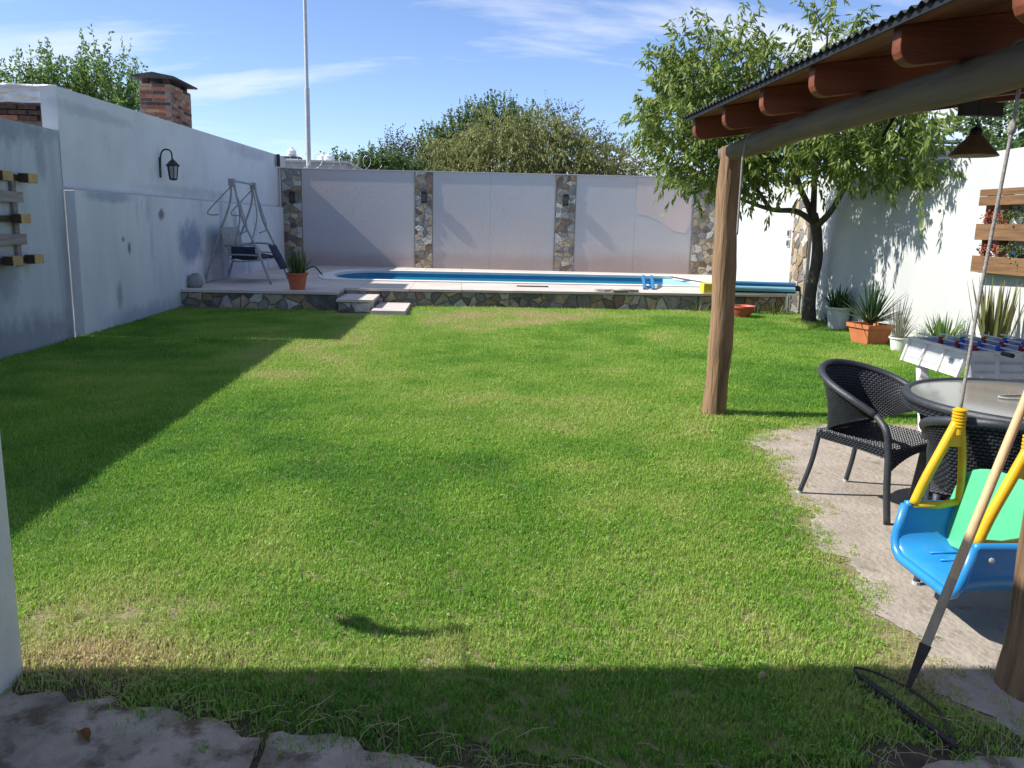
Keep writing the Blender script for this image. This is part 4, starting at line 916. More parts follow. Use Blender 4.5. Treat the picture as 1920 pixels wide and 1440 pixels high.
# ------------------------------------------------------------------ garden swing seat on the deck
gs = thing('garden_swing', 'grey tubular garden swing seat with navy cushions on the deck', 'swing seat', (0, 0, 0))
Z0 = DZ
ya, yb = 16.35, 17.95
def gt(pts, name, r_=0.022, m_='frame_silver', k=8): return MB().tube(curve(pts, 6), r_, k).build(name, m_, gs, smooth=True)
for y_ in (ya, yb):
    gt([(-4.98, y_, Z0), (-4.70, y_, Z0 + 0.85), (-4.45, y_, Z0 + 1.5), (-4.40, y_, Z0 + 1.93)], 'leg')
    gt([(-3.72, y_, Z0), (-3.98, y_, Z0 + 0.70), (-4.22, y_, Z0 + 1.25), (-4.36, y_, Z0 + 1.93)], 'leg')
    gt([(-4.80, y_, Z0 + .55), (-4.35, y_, Z0 + .56), (-3.92, y_, Z0 + .55)], 'brace', .014)
    gt([(-4.38, y_ + (.1 if y_ == ya else -.1), Z0 + 1.9), (-4.30, y_ + (.13 if y_ == ya else -.13), Z0 + 1.3), (-4.42, y_ + (.16 if y_ == ya else -.16), Z0 + 0.75)], 'hanger', .016)
    gt([(-4.40, y_, Z0 + 1.85), (-4.62, y_, Z0 + 1.62), (-4.86, y_, Z0 + 1.36), (-4.80, y_, Z0 + 1.3), (-4.66, y_, Z0 + 1.31)], 'awning_arm', .012)
    gt([(-4.36, y_, Z0 + 1.85), (-4.22, y_, Z0 + 1.4), (-4.14, y_, Z0 + 1.05), (-4.30, y_, Z0 + .95)], 'awning_arm', .012)
    MB().box((-4.45, y_ - .05, Z0 + 1.84), (-4.33, y_ + .05, Z0 + 1.98)).build('joint', 'frame_silver', gs, bevel=.01)
gt([(-4.38, ya, Z0 + 1.94), (-4.38, (ya + yb) / 2, Z0 + 1.945), (-4.38, yb, Z0 + 1.94)], 'top_bar', .022)
gt([(-4.96, ya, Z0 + .02), (-4.97, (ya + yb) / 2, Z0 + .02), (-4.96, yb, Z0 + .02)], 'foot_bar', .016)
y0, y1 = ya + .17, yb - .17
for y_ in (y0, y1):
    gt([(-4.68, y_, Z0 + 1.1), (-4.60, y_, Z0 + 0.62), (-4.45, y_, Z0 + .43), (-4.0, y_, Z0 + .45)], 'seat_frame', .018)
    gt([(-4.62, y_, Z0 + .72), (-4.3, y_, Z0 + .75), (-4.02, y_, Z0 + .72), (-3.96, y_, Z0 + .58), (-4.0, y_, Z0 + .45)], 'armrest', .02)
gt([(-4.0, y0, Z0 + .45), (-3.99, (y0 + y1) / 2, Z0 + .45), (-4.0, y1, Z0 + .45)], 'front_bar', .02)
def cushion(name, m_, o, u, v, n_, U=8, V=8, th=0.06):
    o, u, v, n_ = map(Vector, (o, u, v, n_)); mb_ = MB(); q = random.Random(hash(name) % 7)
    for sgn in (1, -1):
        base = len(mb_.v)
        for i in range(U + 1):
            for j in range(V + 1):
                a, c = i / U, j / V; t = th * (max(0, 1 - abs(2 * a - 1) ** 4) * max(0, 1 - abs(2 * c - 1) ** 4)) ** .5
                mb_.v.append(tuple(o + u * a + v * c + n_ * sgn * (t + .006 * math.sin(a * 17 + c * 11))))
        for i in range(U):
            for j in range(V): mb_.f.append((base + i * (V + 1) + j, base + i * (V + 1) + j + 1, base + (i + 1) * (V + 1) + j + 1, base + (i + 1) * (V + 1) + j))
    return mb_.build(name, m_, gs, smooth=True)
cushion('seat_cushion', 'navy_cloth', (-4.52, y0 + .03, Z0 + .50), (0.55, 0, -.01), (0, y1 - y0 - .06, 0), (0, 0, 1))
cushion('back_cushion', 'grey_cloth', (-4.55, y0 + .03, Z0 + .52), (-.14, 0, .55), (0, y1 - y0 - .06, 0), (1, 0, .2))
cushion('side_cushion', 'navy_cloth', (-4.50, y0 + .01, Z0 + .47), (.46, 0, 0), (0, -.02, .24), (0, 1, 0), th=.03)
cushion('hanging_cloth', 'navy_cloth', (-4.02, y1 - .28, Z0 + .72), (.05, .5, 0), (.22, .08, -.5), (.8, -.3, .2), th=.04)

# ------------------------------------------------------------------ potted plants and planters
def blades(name, m_, n_, h, wd, spread, parent, seed, base=(0, 0, 0), rad=.05, arch=0.5, segs=5, fold=.25):
    q = np.random.default_rng(seed); mb_ = MB()
    for i in range(n_):
        a = q.random() * 6.283; el_ = spread[0] + (spread[1] - spread[0]) * q.random(); H_ = h * q.uniform(.65, 1.1); r0 = rad * q.random()
        d = Vector((math.cos(a) * math.sin(el_), math.sin(a) * math.sin(el_), math.cos(el_))); s_ = Vector((-math.sin(a), math.cos(a), 0)); p = Vector(base) + Vector((math.cos(a) * r0, math.sin(a) * r0, 0))
        o = len(mb_.v); up_ = s_.cross(d)
        for j in range(segs + 1):
            t = j / segs; c_ = p + d * H_ * t - Vector((0, 0, 1)) * arch * H_ * t * t * math.sin(el_); w_ = wd * (1 - t ** 2.2) * (0.65 + .5 * t) + .0015
            mb_.v += [tuple(c_ - s_ * w_), tuple(c_ - up_ * w_ * fold), tuple(c_ + s_ * w_)]
        for j in range(segs):
            k = o + j * 3; mb_.f += [(k, k + 1, k + 4, k + 3), (k + 1, k + 2, k + 5, k + 4)]
    return mb_.build(name, m_, parent, fix=False, smooth=True)
def pot(parent, m_, r0, r1, h, rimh=.04, k=24):
    o = MB().lathe((0, 0, 0), [(r0, 0), (r0 + (r1 - r0) * .8, h - rimh), (r1 * 1.06, h - rimh + .004), (r1 * 1.08, h), (r1 * .95, h), (r1 * .9, h - .05)], k).build('pot', m_, parent, smooth=35); return o
pp = thing('potted_plant', 'terracotta pot with bushy green plant on the deck edge', 'plant', (-3.02, 15.35, DZ))
pot(pp, 'terracotta', .13, .19, .30); MB().lathe((0, 0, .24), [(.17, 0), (.17, .02)], 16).build('soil', 'soil', pp)
blades('foliage', 'leaf_herb', 150, .48, .012, (.02, .55), pp, 101, (0, 0, .25), .14, .3)
blades('flower', 'leaf_pale', 9, .62, .012, (.1, .3), pp, 102, (.08, 0, .25), .1, .1)
MB().tube(curve([(.1, 0, .32), (.3, 0, .42), (.45, .02, .27)], 5), [.014] * 10 + [.012], 6).build('hanging_stem', 'leaf_yucca', pp)
bp = thing('bowl_planter', 'red plastic bowl planter by the foot of the pool deck', 'planter', (5.12, 14.95, 0))
MB().lathe((0, 0, 0), [(.12, 0), (.20, .1), (.225, .19), (.25, .195), (.25, .225), (.23, .225), (.21, .19)], 24).build('pot', 'red_plastic', bp, smooth=35)
MB().lathe((0, 0, .17), [(.2, 0), (.2, .02)], 16).build('soil', 'soil', bp)
blades('foliage', 'leaf_herb', 14, .14, .01, (.3, 1.2), bp, 104, (0, 0, .18), .12, .4)
wp = thing('tall_planter', 'tall whitish-grey pot with dark leafy plant under the tree shade', 'planter', (6.22, 13.35, 0))
pot(wp, 'grey_pot', .15, .2, .38); MB().lathe((0, 0, .32), [(.18, 0), (.18, .02)], 16).build('soil', 'soil', wp)
blades('foliage', 'leaf_yucca', 110, .42, .016, (.1, .95), wp, 105, (0, 0, .33), .12, .35)
op = thing('square_planter', 'square orange terracotta planter with spiky yucca on the lawn', 'planter', (5.92, 11.65, 0), math.radians(14))
vs = []
for r_, z in ((.165, 0), (.21, .24), (.23, .242), (.235, .30), (.21, .30), (.20, .25)):
    vs += [(-r_, -r_, z), (r_, -r_, z), (r_, r_, z), (-r_, r_, z)]
MB().add(vs, [(0, 3, 2, 1), (20, 21, 22, 23)] + [(i * 4 + j, i * 4 + (j + 1) % 4, i * 4 + 4 + (j + 1) % 4, i * 4 + 4 + j) for i in range(5) for j in range(4)]).build('pot', 'terracotta_orange', op)
blades('foliage', 'leaf_yucca', 85, .66, .017, (.05, 1.35), op, 106, (0, 0, .31), .06, .18, fold=.5)
MB().tube([(0, 0, .25), (0, 0, .42)], .035, 8).build('stem', 'bark', op)
bk = thing('small_bucket', 'small white bucket with pale twiggy plant beside the orange planter', 'planter', (6.0, 10.95, 0))
pot(bk, 'white_plastic', .10, .135, .2, .025); MB().lathe((0, 0, .16), [(.115, 0), (.115, .02)], 16).build('soil', 'soil', bk)
blades('foliage', 'leaf_pale', 55, .42, .007, (.05, .8), bk, 107, (0, 0, .17), .06, .1)
sp = thing('agapanthus_clump', 'bright green strappy plant against the white side wall', 'plant', (6.02, 9.95, 0))
pot(sp, 'grey_pot', .13, .17, .26); blades('foliage', 'leaf_bright', 130, .50, .014, (.1, 1.25), sp, 108, (0, 0, .22), .12, .35)
sn = thing('snake_plant', 'tall variegated snake plant below the wall pallet', 'plant', (5.86, 8.75, 0))
pot(sn, 'grey_pot', .17, .21, .32); blades('foliage', 'leaf_snake', 48, .85, .022, (.02, .38), sn, 109, (0, 0, .28), .15, -.02, fold=.4)
for i, (x_, y_, s_) in enumerate(((5.6, 15.6, .25), (6.0, 15.5, .3), (6.55, 14.3, .3), (6.5, 13.9, .25), (4.55, 15.85, .28))):
    t_ = thing('weed_clump', ['small weeds at the deck foot behind the red bowl', 'small weeds under the blue cover roller', 'weeds at the foot of the side wall by the trunk', 'weeds beside the tall whitish pot', 'small weed growing from the deck wall beside the log post'][i], 'weeds', (x_, y_, 0))
    blades('foliage', 'leaf_herb', 60, s_, .008, (.1, 1.1), t_, 120 + i, (0, 0, 0), .2, .4)

# pallet planter on the right wall
pq = thing('pallet_planter', 'warm brown wooden pallet planter on the right wall', 'planter', (0, 0, 0))
def pq_box(y0, y1, z0, z1, d0, d1, name, m_, bevel=0.004):
    yc = (y0 + y1) / 2
    return MB().box((rwx(yc) - d1, y0, z0), (rwx(yc) - d0, y1, z1)).build(name, m_, pq, bevel=bevel)
for z0, z1 in ((1.94, 2.045), (2.05, 2.125), (1.545, 1.73), (1.17, 1.36)): pq_box(8.0, 9.66, z0, z1, .115, .14, 'plank', 'pallet_warm')
for y_ in (8.1, 8.75, 9.30, 9.60): pq_box(y_ - .03, y_ + .03, 1.16, 2.13, .002, .10, 'stringer', 'pallet_warm')
for z_ in (1.55, 1.175): pq_box(8.0, 9.64, z_, z_ + .02, .012, .112, 'shelf', 'pallet_warm')
for i, (y_, z_, c_, m_) in enumerate(((9.44, 1.57, 'pale flower pot with red blooms on the upper pallet shelf', 'white_plastic'), (9.06, 1.57, 'white pot at the right on the upper pallet shelf', 'white_plastic'), (9.40, 1.195, 'white pot with trailing dry plant on the lower pallet shelf', 'white_plastic'), (8.98, 1.195, 'blue pot on the lower pallet shelf', 'blue_mid'))):
    t_ = thing('wall_pot', c_, 'flower pot', (rwx(y_) - .06, y_, z_), group='pots on the wall pallet')
    MB().lathe((0, 0, 0), [(.035, 0), (.048, .2), (.052, .2), (.052, .225), (.044, .225)], 14).build('pot', m_, t_, smooth=35)
    B2 = rng.normal(0, .04, (60, 3)) * np.array([.7, 2.6, .9]) + np.array([-.03, 0, .24]); D2 = norm(rng.normal(0, 1, (60, 3)) + np.array([-.5, 0, -.2]))
    leaf_cloud('foliage', 'flower_red' if i in (0, 2) else 'leaf_herb', B2, D2, np.full(60, .08), 5, .035, .012, .3, t_, 140 + i)

# ------------------------------------------------------------------ things on and by the deck
rl = thing('cover_roller', 'pool cover roller with rolled blue sheet on white legs', 'roller', (0, 0, 0))
MB().tube([(4.95, 15.65, .585), (6.40, 15.72, .565)], .052, 14).build('roll', 'blue_cover', rl, smooth=40)
MB().tube([(4.95, 15.60, .50), (6.38, 15.67, .48)], .05, 14).build('roll', 'blue_cover_pale', rl, smooth=40)
MB().tube([(4.95, 15.66, .435), (6.42, 15.73, .42)], .03, 10).build('tube', 'navy_cloth', rl, smooth=40)
MB().tube([(4.9, 15.62, .40), (6.5, 15.69, .39)], .016, 8).build('rail', 'white_plastic', rl, smooth=40)
for x_ in (6.24, 5.0):
    MB().tube([(x_, 15.66, -0.01), (x_, 15.66, .40)], .026, 8).build('leg', 'white_plastic', rl, smooth=40)
    MB().tube([(x_ + .09, 15.70, -0.01), (x_ + .06, 15.68, .39)], .012, 8).build('leg', 'white_plastic', rl, smooth=40)
MB().lathe((6.46, 15.72, .45), [(.03, 0), (.055, .03), (.05, .09), (.02, .11)], 10).build('crank', 'black_metal', rl)
yb_ = MB().box((4.74, 16.15, DZ), (5.04, 16.42, DZ + .20)); tag(yb_.build('yellow_crate', 'yellow_box', bevel=.015), 'yellow box on the deck beside the log post', 'box')
lad = thing('pool_ladder', 'small bright blue ladder leaning at the pool edge', 'ladder', (0, 0, 0))
MB().tube(curve([(3.72, 16.85, DZ + .01), (3.82, 17.4, DZ + .12), (3.95, 18.1, DZ + .20), (3.98, 18.3, DZ + .12)], 4), .035, 8).build('rail', 'blue_mid', lad, smooth=40)
MB().tube(curve([(3.90, 16.85, DZ + .01), (4.0, 17.4, DZ + .12), (4.13, 18.1, DZ + .20), (4.16, 18.3, DZ + .12)], 4), .035, 8).build('rail', 'blue_mid', lad, smooth=40)
for t in (.15, .45, .75): MB().tube([(3.72 + .23 * t, 16.85 + 1.25 * t, DZ + .02 + .19 * t), (3.90 + .23 * t, 16.85 + 1.25 * t, DZ + .02 + .19 * t)], .02, 6).build('rung', 'blue_mid', lad)
tag(MB().tube([(5.3, 20.9, DZ + .03), (5.6, 18.6, DZ + .03)], .02, 8).build('pool_pole', 'slab_dark', smooth=40), 'dark pole lying across the right end of the pool', 'pole')
tag(MB().tube([(1.1, 17.05, DZ + .014), (1.75, 17.02, DZ + .014)], .013, 6).build('stick', 'slab_dark'), 'dark stick lying on the deck in front of the pool', 'stick')
for i, (x_, y_) in enumerate(((2.75, 16.2), (3.05, 16.12), (3.25, 16.18))):
    q = random.Random(i); a0 = [(.16 * (1 + .3 * q.random()) * math.cos(a), .09 * (1 + .4 * q.random()) * math.sin(a)) for a in np.linspace(0, 5.6, 8)]
    o_ = MB().prism(a0, lambda u, v, t: (x_ + u, y_ + v, DZ + .001 + t), 0, .03 + .015 * q.random()).build('loose_stone', STONES[[4, 1, 0][i]], bevel=.005)
    tag(o_, ['pale loose flat stone at the deck edge, left of three', 'dark loose flat stone at the deck edge, middle of three', 'grey loose flat stone at the deck edge, right of three'][i], 'stone', 'loose stones at the deck edge')
tb = thing('covered_bucket', 'small crumpled dark bundle at the left wall on the deck', 'bundle', (-4.85, 15.35, DZ))
q = random.Random(3); bm_ = MB().lathe((0, 0, 0), [(.10, 0), (.13, .08), (.11, .17), (.06, .22), (.02, .23)], 12); bm_.v = [(v[0] * (1 + .25 * q.random()), v[1] * (1 + .25 * q.random()), v[2] * (.9 + .3 * q.random())) for v in bm_.v]; bm_.build('cloth', 'grey_cloth', tb, smooth=True)

# ------------------------------------------------------------------ wicker chairs
def woven(fn, U, V, th, gap=.14):
    """raised strands in a running bond over a backing; fn(u, v) -> (point, normal)"""
    mb_ = MB()
    for j in range(V):
        off = .5 * (j % 2)
        for i in range(-1, U):
            u0, u1 = (i + off + gap * .5) / U, (i + off + 1 - gap * .5) / U
            if u1 <= 0 or u0 >= 1: continue
            u0, u1 = max(0, u0), min(1, u1); v0, v1 = (j + gap) / V, (j + 1 - gap) / V
            base = []; top = []
            for a, c, a2, c2 in ((u0, v0, .22, .28), (u1, v0, -.22, .28), (u1, v1, -.22, -.28), (u0, v1, .22, -.28)):
                p, nn = fn(a, c); base.append(p); p2, n2_ = fn(a + a2 * (u1 - u0), c + c2 * (v1 - v0)); top.append(p2 + n2_ * th)
            mb_.add(base + top, [(4, 5, 6, 7)] + [(k, (k + 1) % 4, 4 + (k + 1) % 4, 4 + k) for k in range(4)])
    return mb_
def sheet(fn, U, V, d=0.0):
    mb_ = MB()
    for j in range(V + 1):
        for i in range(U + 1):
            p, nn = fn(i / U, j / V); mb_.v.append(tuple(p + nn * d))
    for j in range(V):
        for i in range(U): mb_.f.append((j * (U + 1) + i, j * (U + 1) + i + 1, (j + 1) * (U + 1) + i + 1, (j + 1) * (U + 1) + i))
    return mb_
AM = math.radians(118)
def rim_pt(u):      # u in 0..1 around the back from one arm front to the other
    a = (u * 2 - 1) * AM; k = abs(u * 2 - 1)
    x_ = .325 * math.sin(a) * (1.0 - .08 * k ** 3); y_ = -.02 - .335 * math.cos(a); z_ = .80 - .19 * (k ** 1.7) - .02 * k ** 6
    return Vector((x_, y_, z_))
def low_pt(u):
    a = (u * 2 - 1) * AM; k = abs(u * 2 - 1)
    x_ = .275 * math.sin(a); y_ = -.01 - .27 * math.cos(a); z_ = .40 + .17 * max(0, (k - .32) / .68) ** 0.8 if k > .32 else .40
    return Vector((x_, y_, z_))
def back_fn(u, v):
    p = low_pt(u).lerp(rim_pt(u), v); c_ = Vector((0, .1, p.z)); nn = (p - c_); nn.z = 0.1; nn.normalize(); return p + nn * .02 * math.sin(v * math.pi) * -1, nn
def back_fn_in(u, v):
    p, nn = back_fn(u, v); return p - nn * .004, -nn
def make_chair(label):
    t_ = thing('wicker_chair', label, 'chair', group='wicker chairs at the glass table')
    sheet(back_fn, 40, 8, -.002).build('back_lining', 'wicker_dark', t_, fix=False)
    woven(back_fn, 46, 24, .006).build('back_weave', 'wicker', t_, fix=False)
    woven(back_fn_in, 46, 24, .006).build('inner_weave', 'wicker', t_, fix=False)
    rp_ = [rim_pt(i / 40) for i in range(41)]
    a0, a1 = rp_[0], rp_[-1]
    ext0 = [Vector((-.275, .28, .0)), Vector((-.285, .262, .2)), Vector((-.292, .25, .42)), Vector((-.298, .225, .53))]
    ext1 = [Vector((-p.x, p.y, p.z)) for p in reversed(ext0)]
    MB().tube(curve([rp_[0]] + rp_[4:37:4] + [rp_[-1]], 5), .021, 10).build('rim', 'wicker_tube', t_, smooth=True)
    MB().tube(curve(ext0 + [a0], 5), .0195, 10).build('leg', 'wicker_tube', t_, smooth=True)
    MB().tube(curve([a1] + ext1, 5), .0195, 10).build('leg', 'wicker_tube', t_, smooth=True)
    for sx in (-1, 1):
        MB().tube(curve([(sx * .235, -.335, 0), (sx * .215, -.285, .2), (sx * .20, -.255, .42)], 5), [.0155] * 10 + [.02], 8).build('leg', 'wicker_tube', t_, smooth=True)
    for x_, y_ in ((-.275, .28), (.275, .28), (-.235, -.335), (.235, -.335)): MB().lathe((x_, y_, -.004), [(.018, 0), (.018, .018)], 10).build('foot', 'grey_pot', t_)
    def seat_fn(u, v):
        y_ = -.25 + .52 * v; w_ = .235 + .055 * v; return Vector(((u * 2 - 1) * w_, y_, .425 - .018 * math.sin(u * math.pi) * math.sin(v * math.pi) - .02 * max(0, v - .9) * 5)), Vector((0, 0, 1))
    MB().prism([(-.235, -.25), (.235, -.25), (.29, .27), (-.29, .27)], lambda u, v, t: (u, v, t), .375, .402).build('seat_frame', 'wicker_dark', t_)
    woven(seat_fn, 24, 22, .006).build('seat_weave', 'wicker', t_, fix=False)
    def apron(u, v): return Vector(((u * 2 - 1) * .285, .272, .425 - (.05 + .075 * (abs(u * 2 - 1) ** 2)) * (1 - v))), Vector((0, 1, 0))
    woven(apron, 24, 6, .006).build('apron', 'wicker', t_, fix=False); sheet(apron, 16, 2, -.002).build('apron_lining', 'wicker_dark', t_, fix=False)
    for sx in (-1, 1):
        def sa(u, v, sx=sx):
            y_ = -.25 + .52 * u; return Vector((sx * (.238 + .055 * u), y_, .425 - (.05 + .07 * max(0, u - .5) ** 2) * (1 - v))), Vector((sx, 0, 0))
        woven(sa, 22, 4, .005).build('side_apron', 'wicker', t_, fix=False)
    return t_
c1 = make_chair('black wicker armchair on the patio with seat open to view, left of the glass table')
c1.location = (2.47, 4.63, 0.006); c1.rotation_euler = (0, 0, math.atan2(-.457, -.89) - math.pi + math.radians(0) if False else 0)
c1.rotation_euler = (0, 0, math.atan2(-.89, .52) - math.pi / 2)
c2 = copy_tree(c1); c2['label'] = 'black wicker armchair seen from behind, behind the blue toddler swing'
c2.location = (2.50, 3.60, 0.006); c2.rotation_euler = (0, 0, math.atan2(.80, .60) - math.pi / 2)

# glass table
gt_ = thing('glass_table', 'round glass table with dark woven rim on the patio', 'table', (3.14, 4.27, 0.004))
MB().lathe((0, 0, .695), [(.60, 0), (.625, -.005), (.625, .012), (.60, .014)], 48).build('glass_top', 'table_glass', gt_, smooth=40)
rg = [(math.cos(a) * .64, math.sin(a) * .64, .695) for a in np.linspace(0, 2 * math.pi, 65)]
MB().tube(rg, .026, 10, False).build('rim', 'wicker_tube', gt_, smooth=True)
def skirt(u, v): a = u * 2 * math.pi; return Vector((math.cos(a) * .645, math.sin(a) * .645, .63 + .06 * v)), Vector((math.cos(a), math.sin(a), 0))
woven(skirt, 110, 4, .006).build('skirt', 'wicker', gt_, fix=False); sheet(skirt, 60, 1, -.003).build('skirt_lining', 'wicker_dark', gt_, fix=False)
for a in (60, 150, 240, 330):
    ca_, sa_ = math.cos(math.radians(a)), math.sin(math.radians(a))
    MB().tube(curve([(ca_ * .55, sa_ * .55, .66), (ca_ * .50, sa_ * .50, .4), (ca_ * .54, sa_ * .54, 0)], 5), .03, 8).build('leg', 'wicker_tube', gt_, smooth=True)
MB().tube([(math.cos(a) * .48, math.sin(a) * .48, .3) for a in np.linspace(0, 2 * math.pi, 33)], .014, 6, False).build('stretcher_ring', 'wicker_tube', gt_, smooth=True)
cd = MB().tube(curve([(3.6, 4.33, .722), (3.3, 4.40, .722), (3.02, 4.36, .722), (2.98, 4.30, .722), (3.1, 4.26, .722), (3.5, 4.22, .722)], 6), .006, 6).build('white_cord', 'rope', smooth=True)
tag(cd, 'loop of white cord lying on the glass table', 'cord')

# football table
ft = thing('football_table', 'white toy football table with blue playing field behind the glass table', 'game table', (0, 0, 0))
fx0, fx1, fy0, fy1, fz0, fz1 = 3.70, 5.00, 5.80, 6.58, .565, .74
def slab_side(name, a, b_, flare, m_='white_plastic'):
    a, b_ = Vector(a), Vector(b_); d = (b_ - a).normalized(); nn = Vector((d.y, -d.x, 0)); L_ = (b_ - a).length
    par = MB().add([tuple(a + nn * flare + Vector((0, 0, fz0))), tuple(b_ + nn * flare + Vector((0, 0, fz0))), tuple(b_ + Vector((0, 0, fz1))), tuple(a + Vector((0, 0, fz1))),
                    tuple(a + nn * (flare - .012) + Vector((0, 0, fz0))), tuple(b_ + nn * (flare - .012) + Vector((0, 0, fz0))), tuple(b_ - nn * .012 + Vector((0, 0, fz1))), tuple(a - nn * .012 + Vector((0, 0, fz1)))],
                   [(0, 1, 2, 3), (4, 7, 6, 5), (0, 4, 5, 1), (3, 2, 6, 7), (0, 3, 7, 4), (1, 5, 6, 2)]).build(name, m_, ft)
    k = max(2, int(L_ / .2))
    for i in range(k + 1):
        c_ = a + d * L_ * i / k
        MB().obox(c_ + nn * (flare * .5 + .008) + Vector((0, 0, (fz0 + fz1) / 2)), d * .012, nn * .012, Vector((0, 0, .085)) + nn * (-flare * .5)).build('rib', m_, par)
    for z_ in (.61, .675): MB().obox((a + b_) / 2 + nn * (flare * (fz1 - z_) / (fz1 - fz0) + .002) + Vector((0, 0, z_)), d * L_ * .46, nn * .003, Vector((0, 0, .008))).build('slot', 'grey_pot', par)
slab_side('end_panel', (fx0, fy1, 0), (fx0, fy0, 0), .05); slab_side('side_panel', (fx0, fy0, 0), (fx1, fy0, 0), .05)
slab_side('end_panel', (fx1, fy0, 0), (fx1, fy1, 0), .05); slab_side('side_panel', (fx1, fy1, 0), (fx0, fy1, 0), .05)
MB().box((fx0 + .014, fy0 + .014, .66), (fx1 - .014, fy1 - .014, .715)).build('field', 'table_blue', ft)
for a, b_, c_, d_ in ((fx0 - .02, fx1 + .02, fy0 - .02, fy0 + .02), (fx0 - .02, fx1 + .02, fy1 - .02, fy1 + .02)): MB().box((a, c_, fz1 + .001), (b_, d_, fz1 + .022)).build('top_rail', 'white_plastic', ft, bevel=.006)
for a, b_ in ((fx0 - .02, fx0 + .02), (fx1 - .02, fx1 + .02)): MB().box((a, fy0 + .021, fz1 + .001), (b_, fy1 - .021, fz1 + .022)).build('top_rail', 'white_plastic', ft, bevel=.006)
for i, x_ in enumerate((3.86, 4.04, 4.22, 4.40, 4.58, 4.76)):
    rd = MB().tube([(x_, fy0 - .17, .772), (x_, fy1 + .17, .772)], .007, 8).build('rod', 'galvanised', ft, smooth=40)
    MB().tube([(x_, fy0 - .27, .772), (x_, fy0 - .16, .772)], .017, 10).build('grip', 'black_metal', rd, smooth=40)
    for y_ in np.linspace(fy0 + .16, fy1 - .16, 3):
        MB().box((x_ - .012, y_ - .02, .72), (x_ + .012, y_ + .02, .79)).build('player', 'table_blue' if i % 2 else 'table_red', rd, bevel=.005)
for x_, y_, dx, dy in ((3.725, 6.42, 0, -.16), (4.12, 5.95, .03, .3), (4.92, 5.92, .05, 0), (4.92, 6.48, .05, .05)):
    MB().add([(x_ + dx * (z == 0) + a * .035, y_ + dy * (z == 0) + b_ * .035, z * fz0) for z in (0, 1) for a, b_ in ((-1, -1), (1, -1), (1, 1), (-1, 1))], [(0, 3, 2, 1), (4, 5, 6, 7), (0, 1, 5, 4), (1, 2, 6, 5), (2, 3, 7, 6), (3, 0, 4, 7)]).build('leg', 'white_plastic', ft, bevel=.006)
MB().box((3.74, 6.0, .30), (3.77, 6.45, .35)).build('leg_brace', 'white_plastic', ft)
rc = MB().lathe((4.5, 7.1, 0.0), [(.16, 0), (.2, .1), (.215, .11), (.215, .14), (.2, .14)], 20); tag(rc.build('orange_basin', 'terracotta_orange', smooth=35), 'orange basin on the grass behind the football table', 'basin')

# ------------------------------------------------------------------ toddler swing under the beam
ts = thing('toddler_swing', 'blue toddler swing seat with green back and yellow handles hanging from the pergola', 'swing', (0.045, 0, 0.012))
ya, yb = 2.92, 3.38; yc = (ya + yb) / 2; hw_ = (yb - ya) / 2 + .035
def u_sec(s, inner=0.0):       # U section in the y-z plane
    w_ = hw_ - inner; out = []
    top = .405; r_ = .10 - inner * .5; z0 = .20 + inner
    out.append((-w_, top)); out.append((-w_, z0 + r_))
    for a in (20, 45, 70, 90): out.append((-w_ + r_ - r_ * math.cos(math.radians(a)), z0 + r_ - r_ * math.sin(math.radians(a))))
    for a in (90, 70, 45, 20): out.append((w_ - r_ + r_ * math.cos(math.radians(a)), z0 + r_ - r_ * math.sin(math.radians(a))))
    out.append((w_, z0 + r_)); out.append((w_, top)); return out
outer, inner = u_sec(0), u_sec(0, .028); nsec = len(outer)
mb_ = MB(); stx = [1.93, 1.95, 1.985, 2.04, 2.11, 2.19, 2.235]
for i, x_ in enumerate(stx):
    fz = {0: .035, 1: .018, 2: .0}.get(i, 0.0); ft_ = {0: -.17, 1: -.12, 2: -.07, 3: -.02, 4: 0, 5: 0, 6: 0}[i]; drop = {0: -.035, 1: -.02, 2: -.008}.get(i, 0)
    for sec, sg in ((outer, 0), (inner, 1)):
        for y_, z_ in sec:
            hi = max(0, (z_ - .26) / .145); mb_.v.append((x_ + .0 + .035 * (1 - hi) * (-1 if i < 3 else 0), yc + y_, z_ + drop * (1 - hi)))
for i in range(len(stx) - 1):
    a, c_ = i * 2 * nsec, (i + 1) * 2 * nsec
    for j in range(nsec - 1):
        mb_.f += [(a + j, c_ + j, c_ + j + 1, a + j + 1), (a + nsec + j, a + nsec + j + 1, c_ + nsec + j + 1, c_ + nsec + j)]
    for j in (0, nsec - 1): mb_.f.append((a + j, a + nsec + j, c_ + nsec + j, c_ + j))
for a in (0, (len(stx) - 1) * 2 * nsec):
    for j in range(nsec - 1): mb_.f.append((a + j, a + j + 1, a + nsec + j + 1, a + nsec + j))
seat_ = mb_.build('seat', 'blue_plastic', ts, smooth=60)
lipp = [Vector(mb_.v[j]).lerp(Vector(mb_.v[nsec + j]), .5) for j in range(nsec)]
MB().tube(lipp, .021, 10).build('front_lip', 'blue_plastic', ts, smooth=True)
for j in (0, nsec - 1):
    side = [Vector(mb_.v[i * 2 * nsec + j]).lerp(Vector(mb_.v[i * 2 * nsec + nsec + j]), .5) for i in range(len(stx))]
    MB().tube(side, .019, 10).build('side_lip', 'blue_plastic', ts, smooth=True)
for yy in (-.12, -.04, .04, .12): MB().tube([(1.99, yc + yy, .231), (2.08, yc + yy, .232), (2.18, yc + yy, .232)], [.004, .007, .004], 8).build('seat_rib', 'blue_plastic', ts, smooth=True)
sb = seat_.modifiers.new('bevel', 'BEVEL'); sb.width = .012; sb.segments = 3; sb.limit_method = 'ANGLE'; sb.angle_limit = math.radians(50)
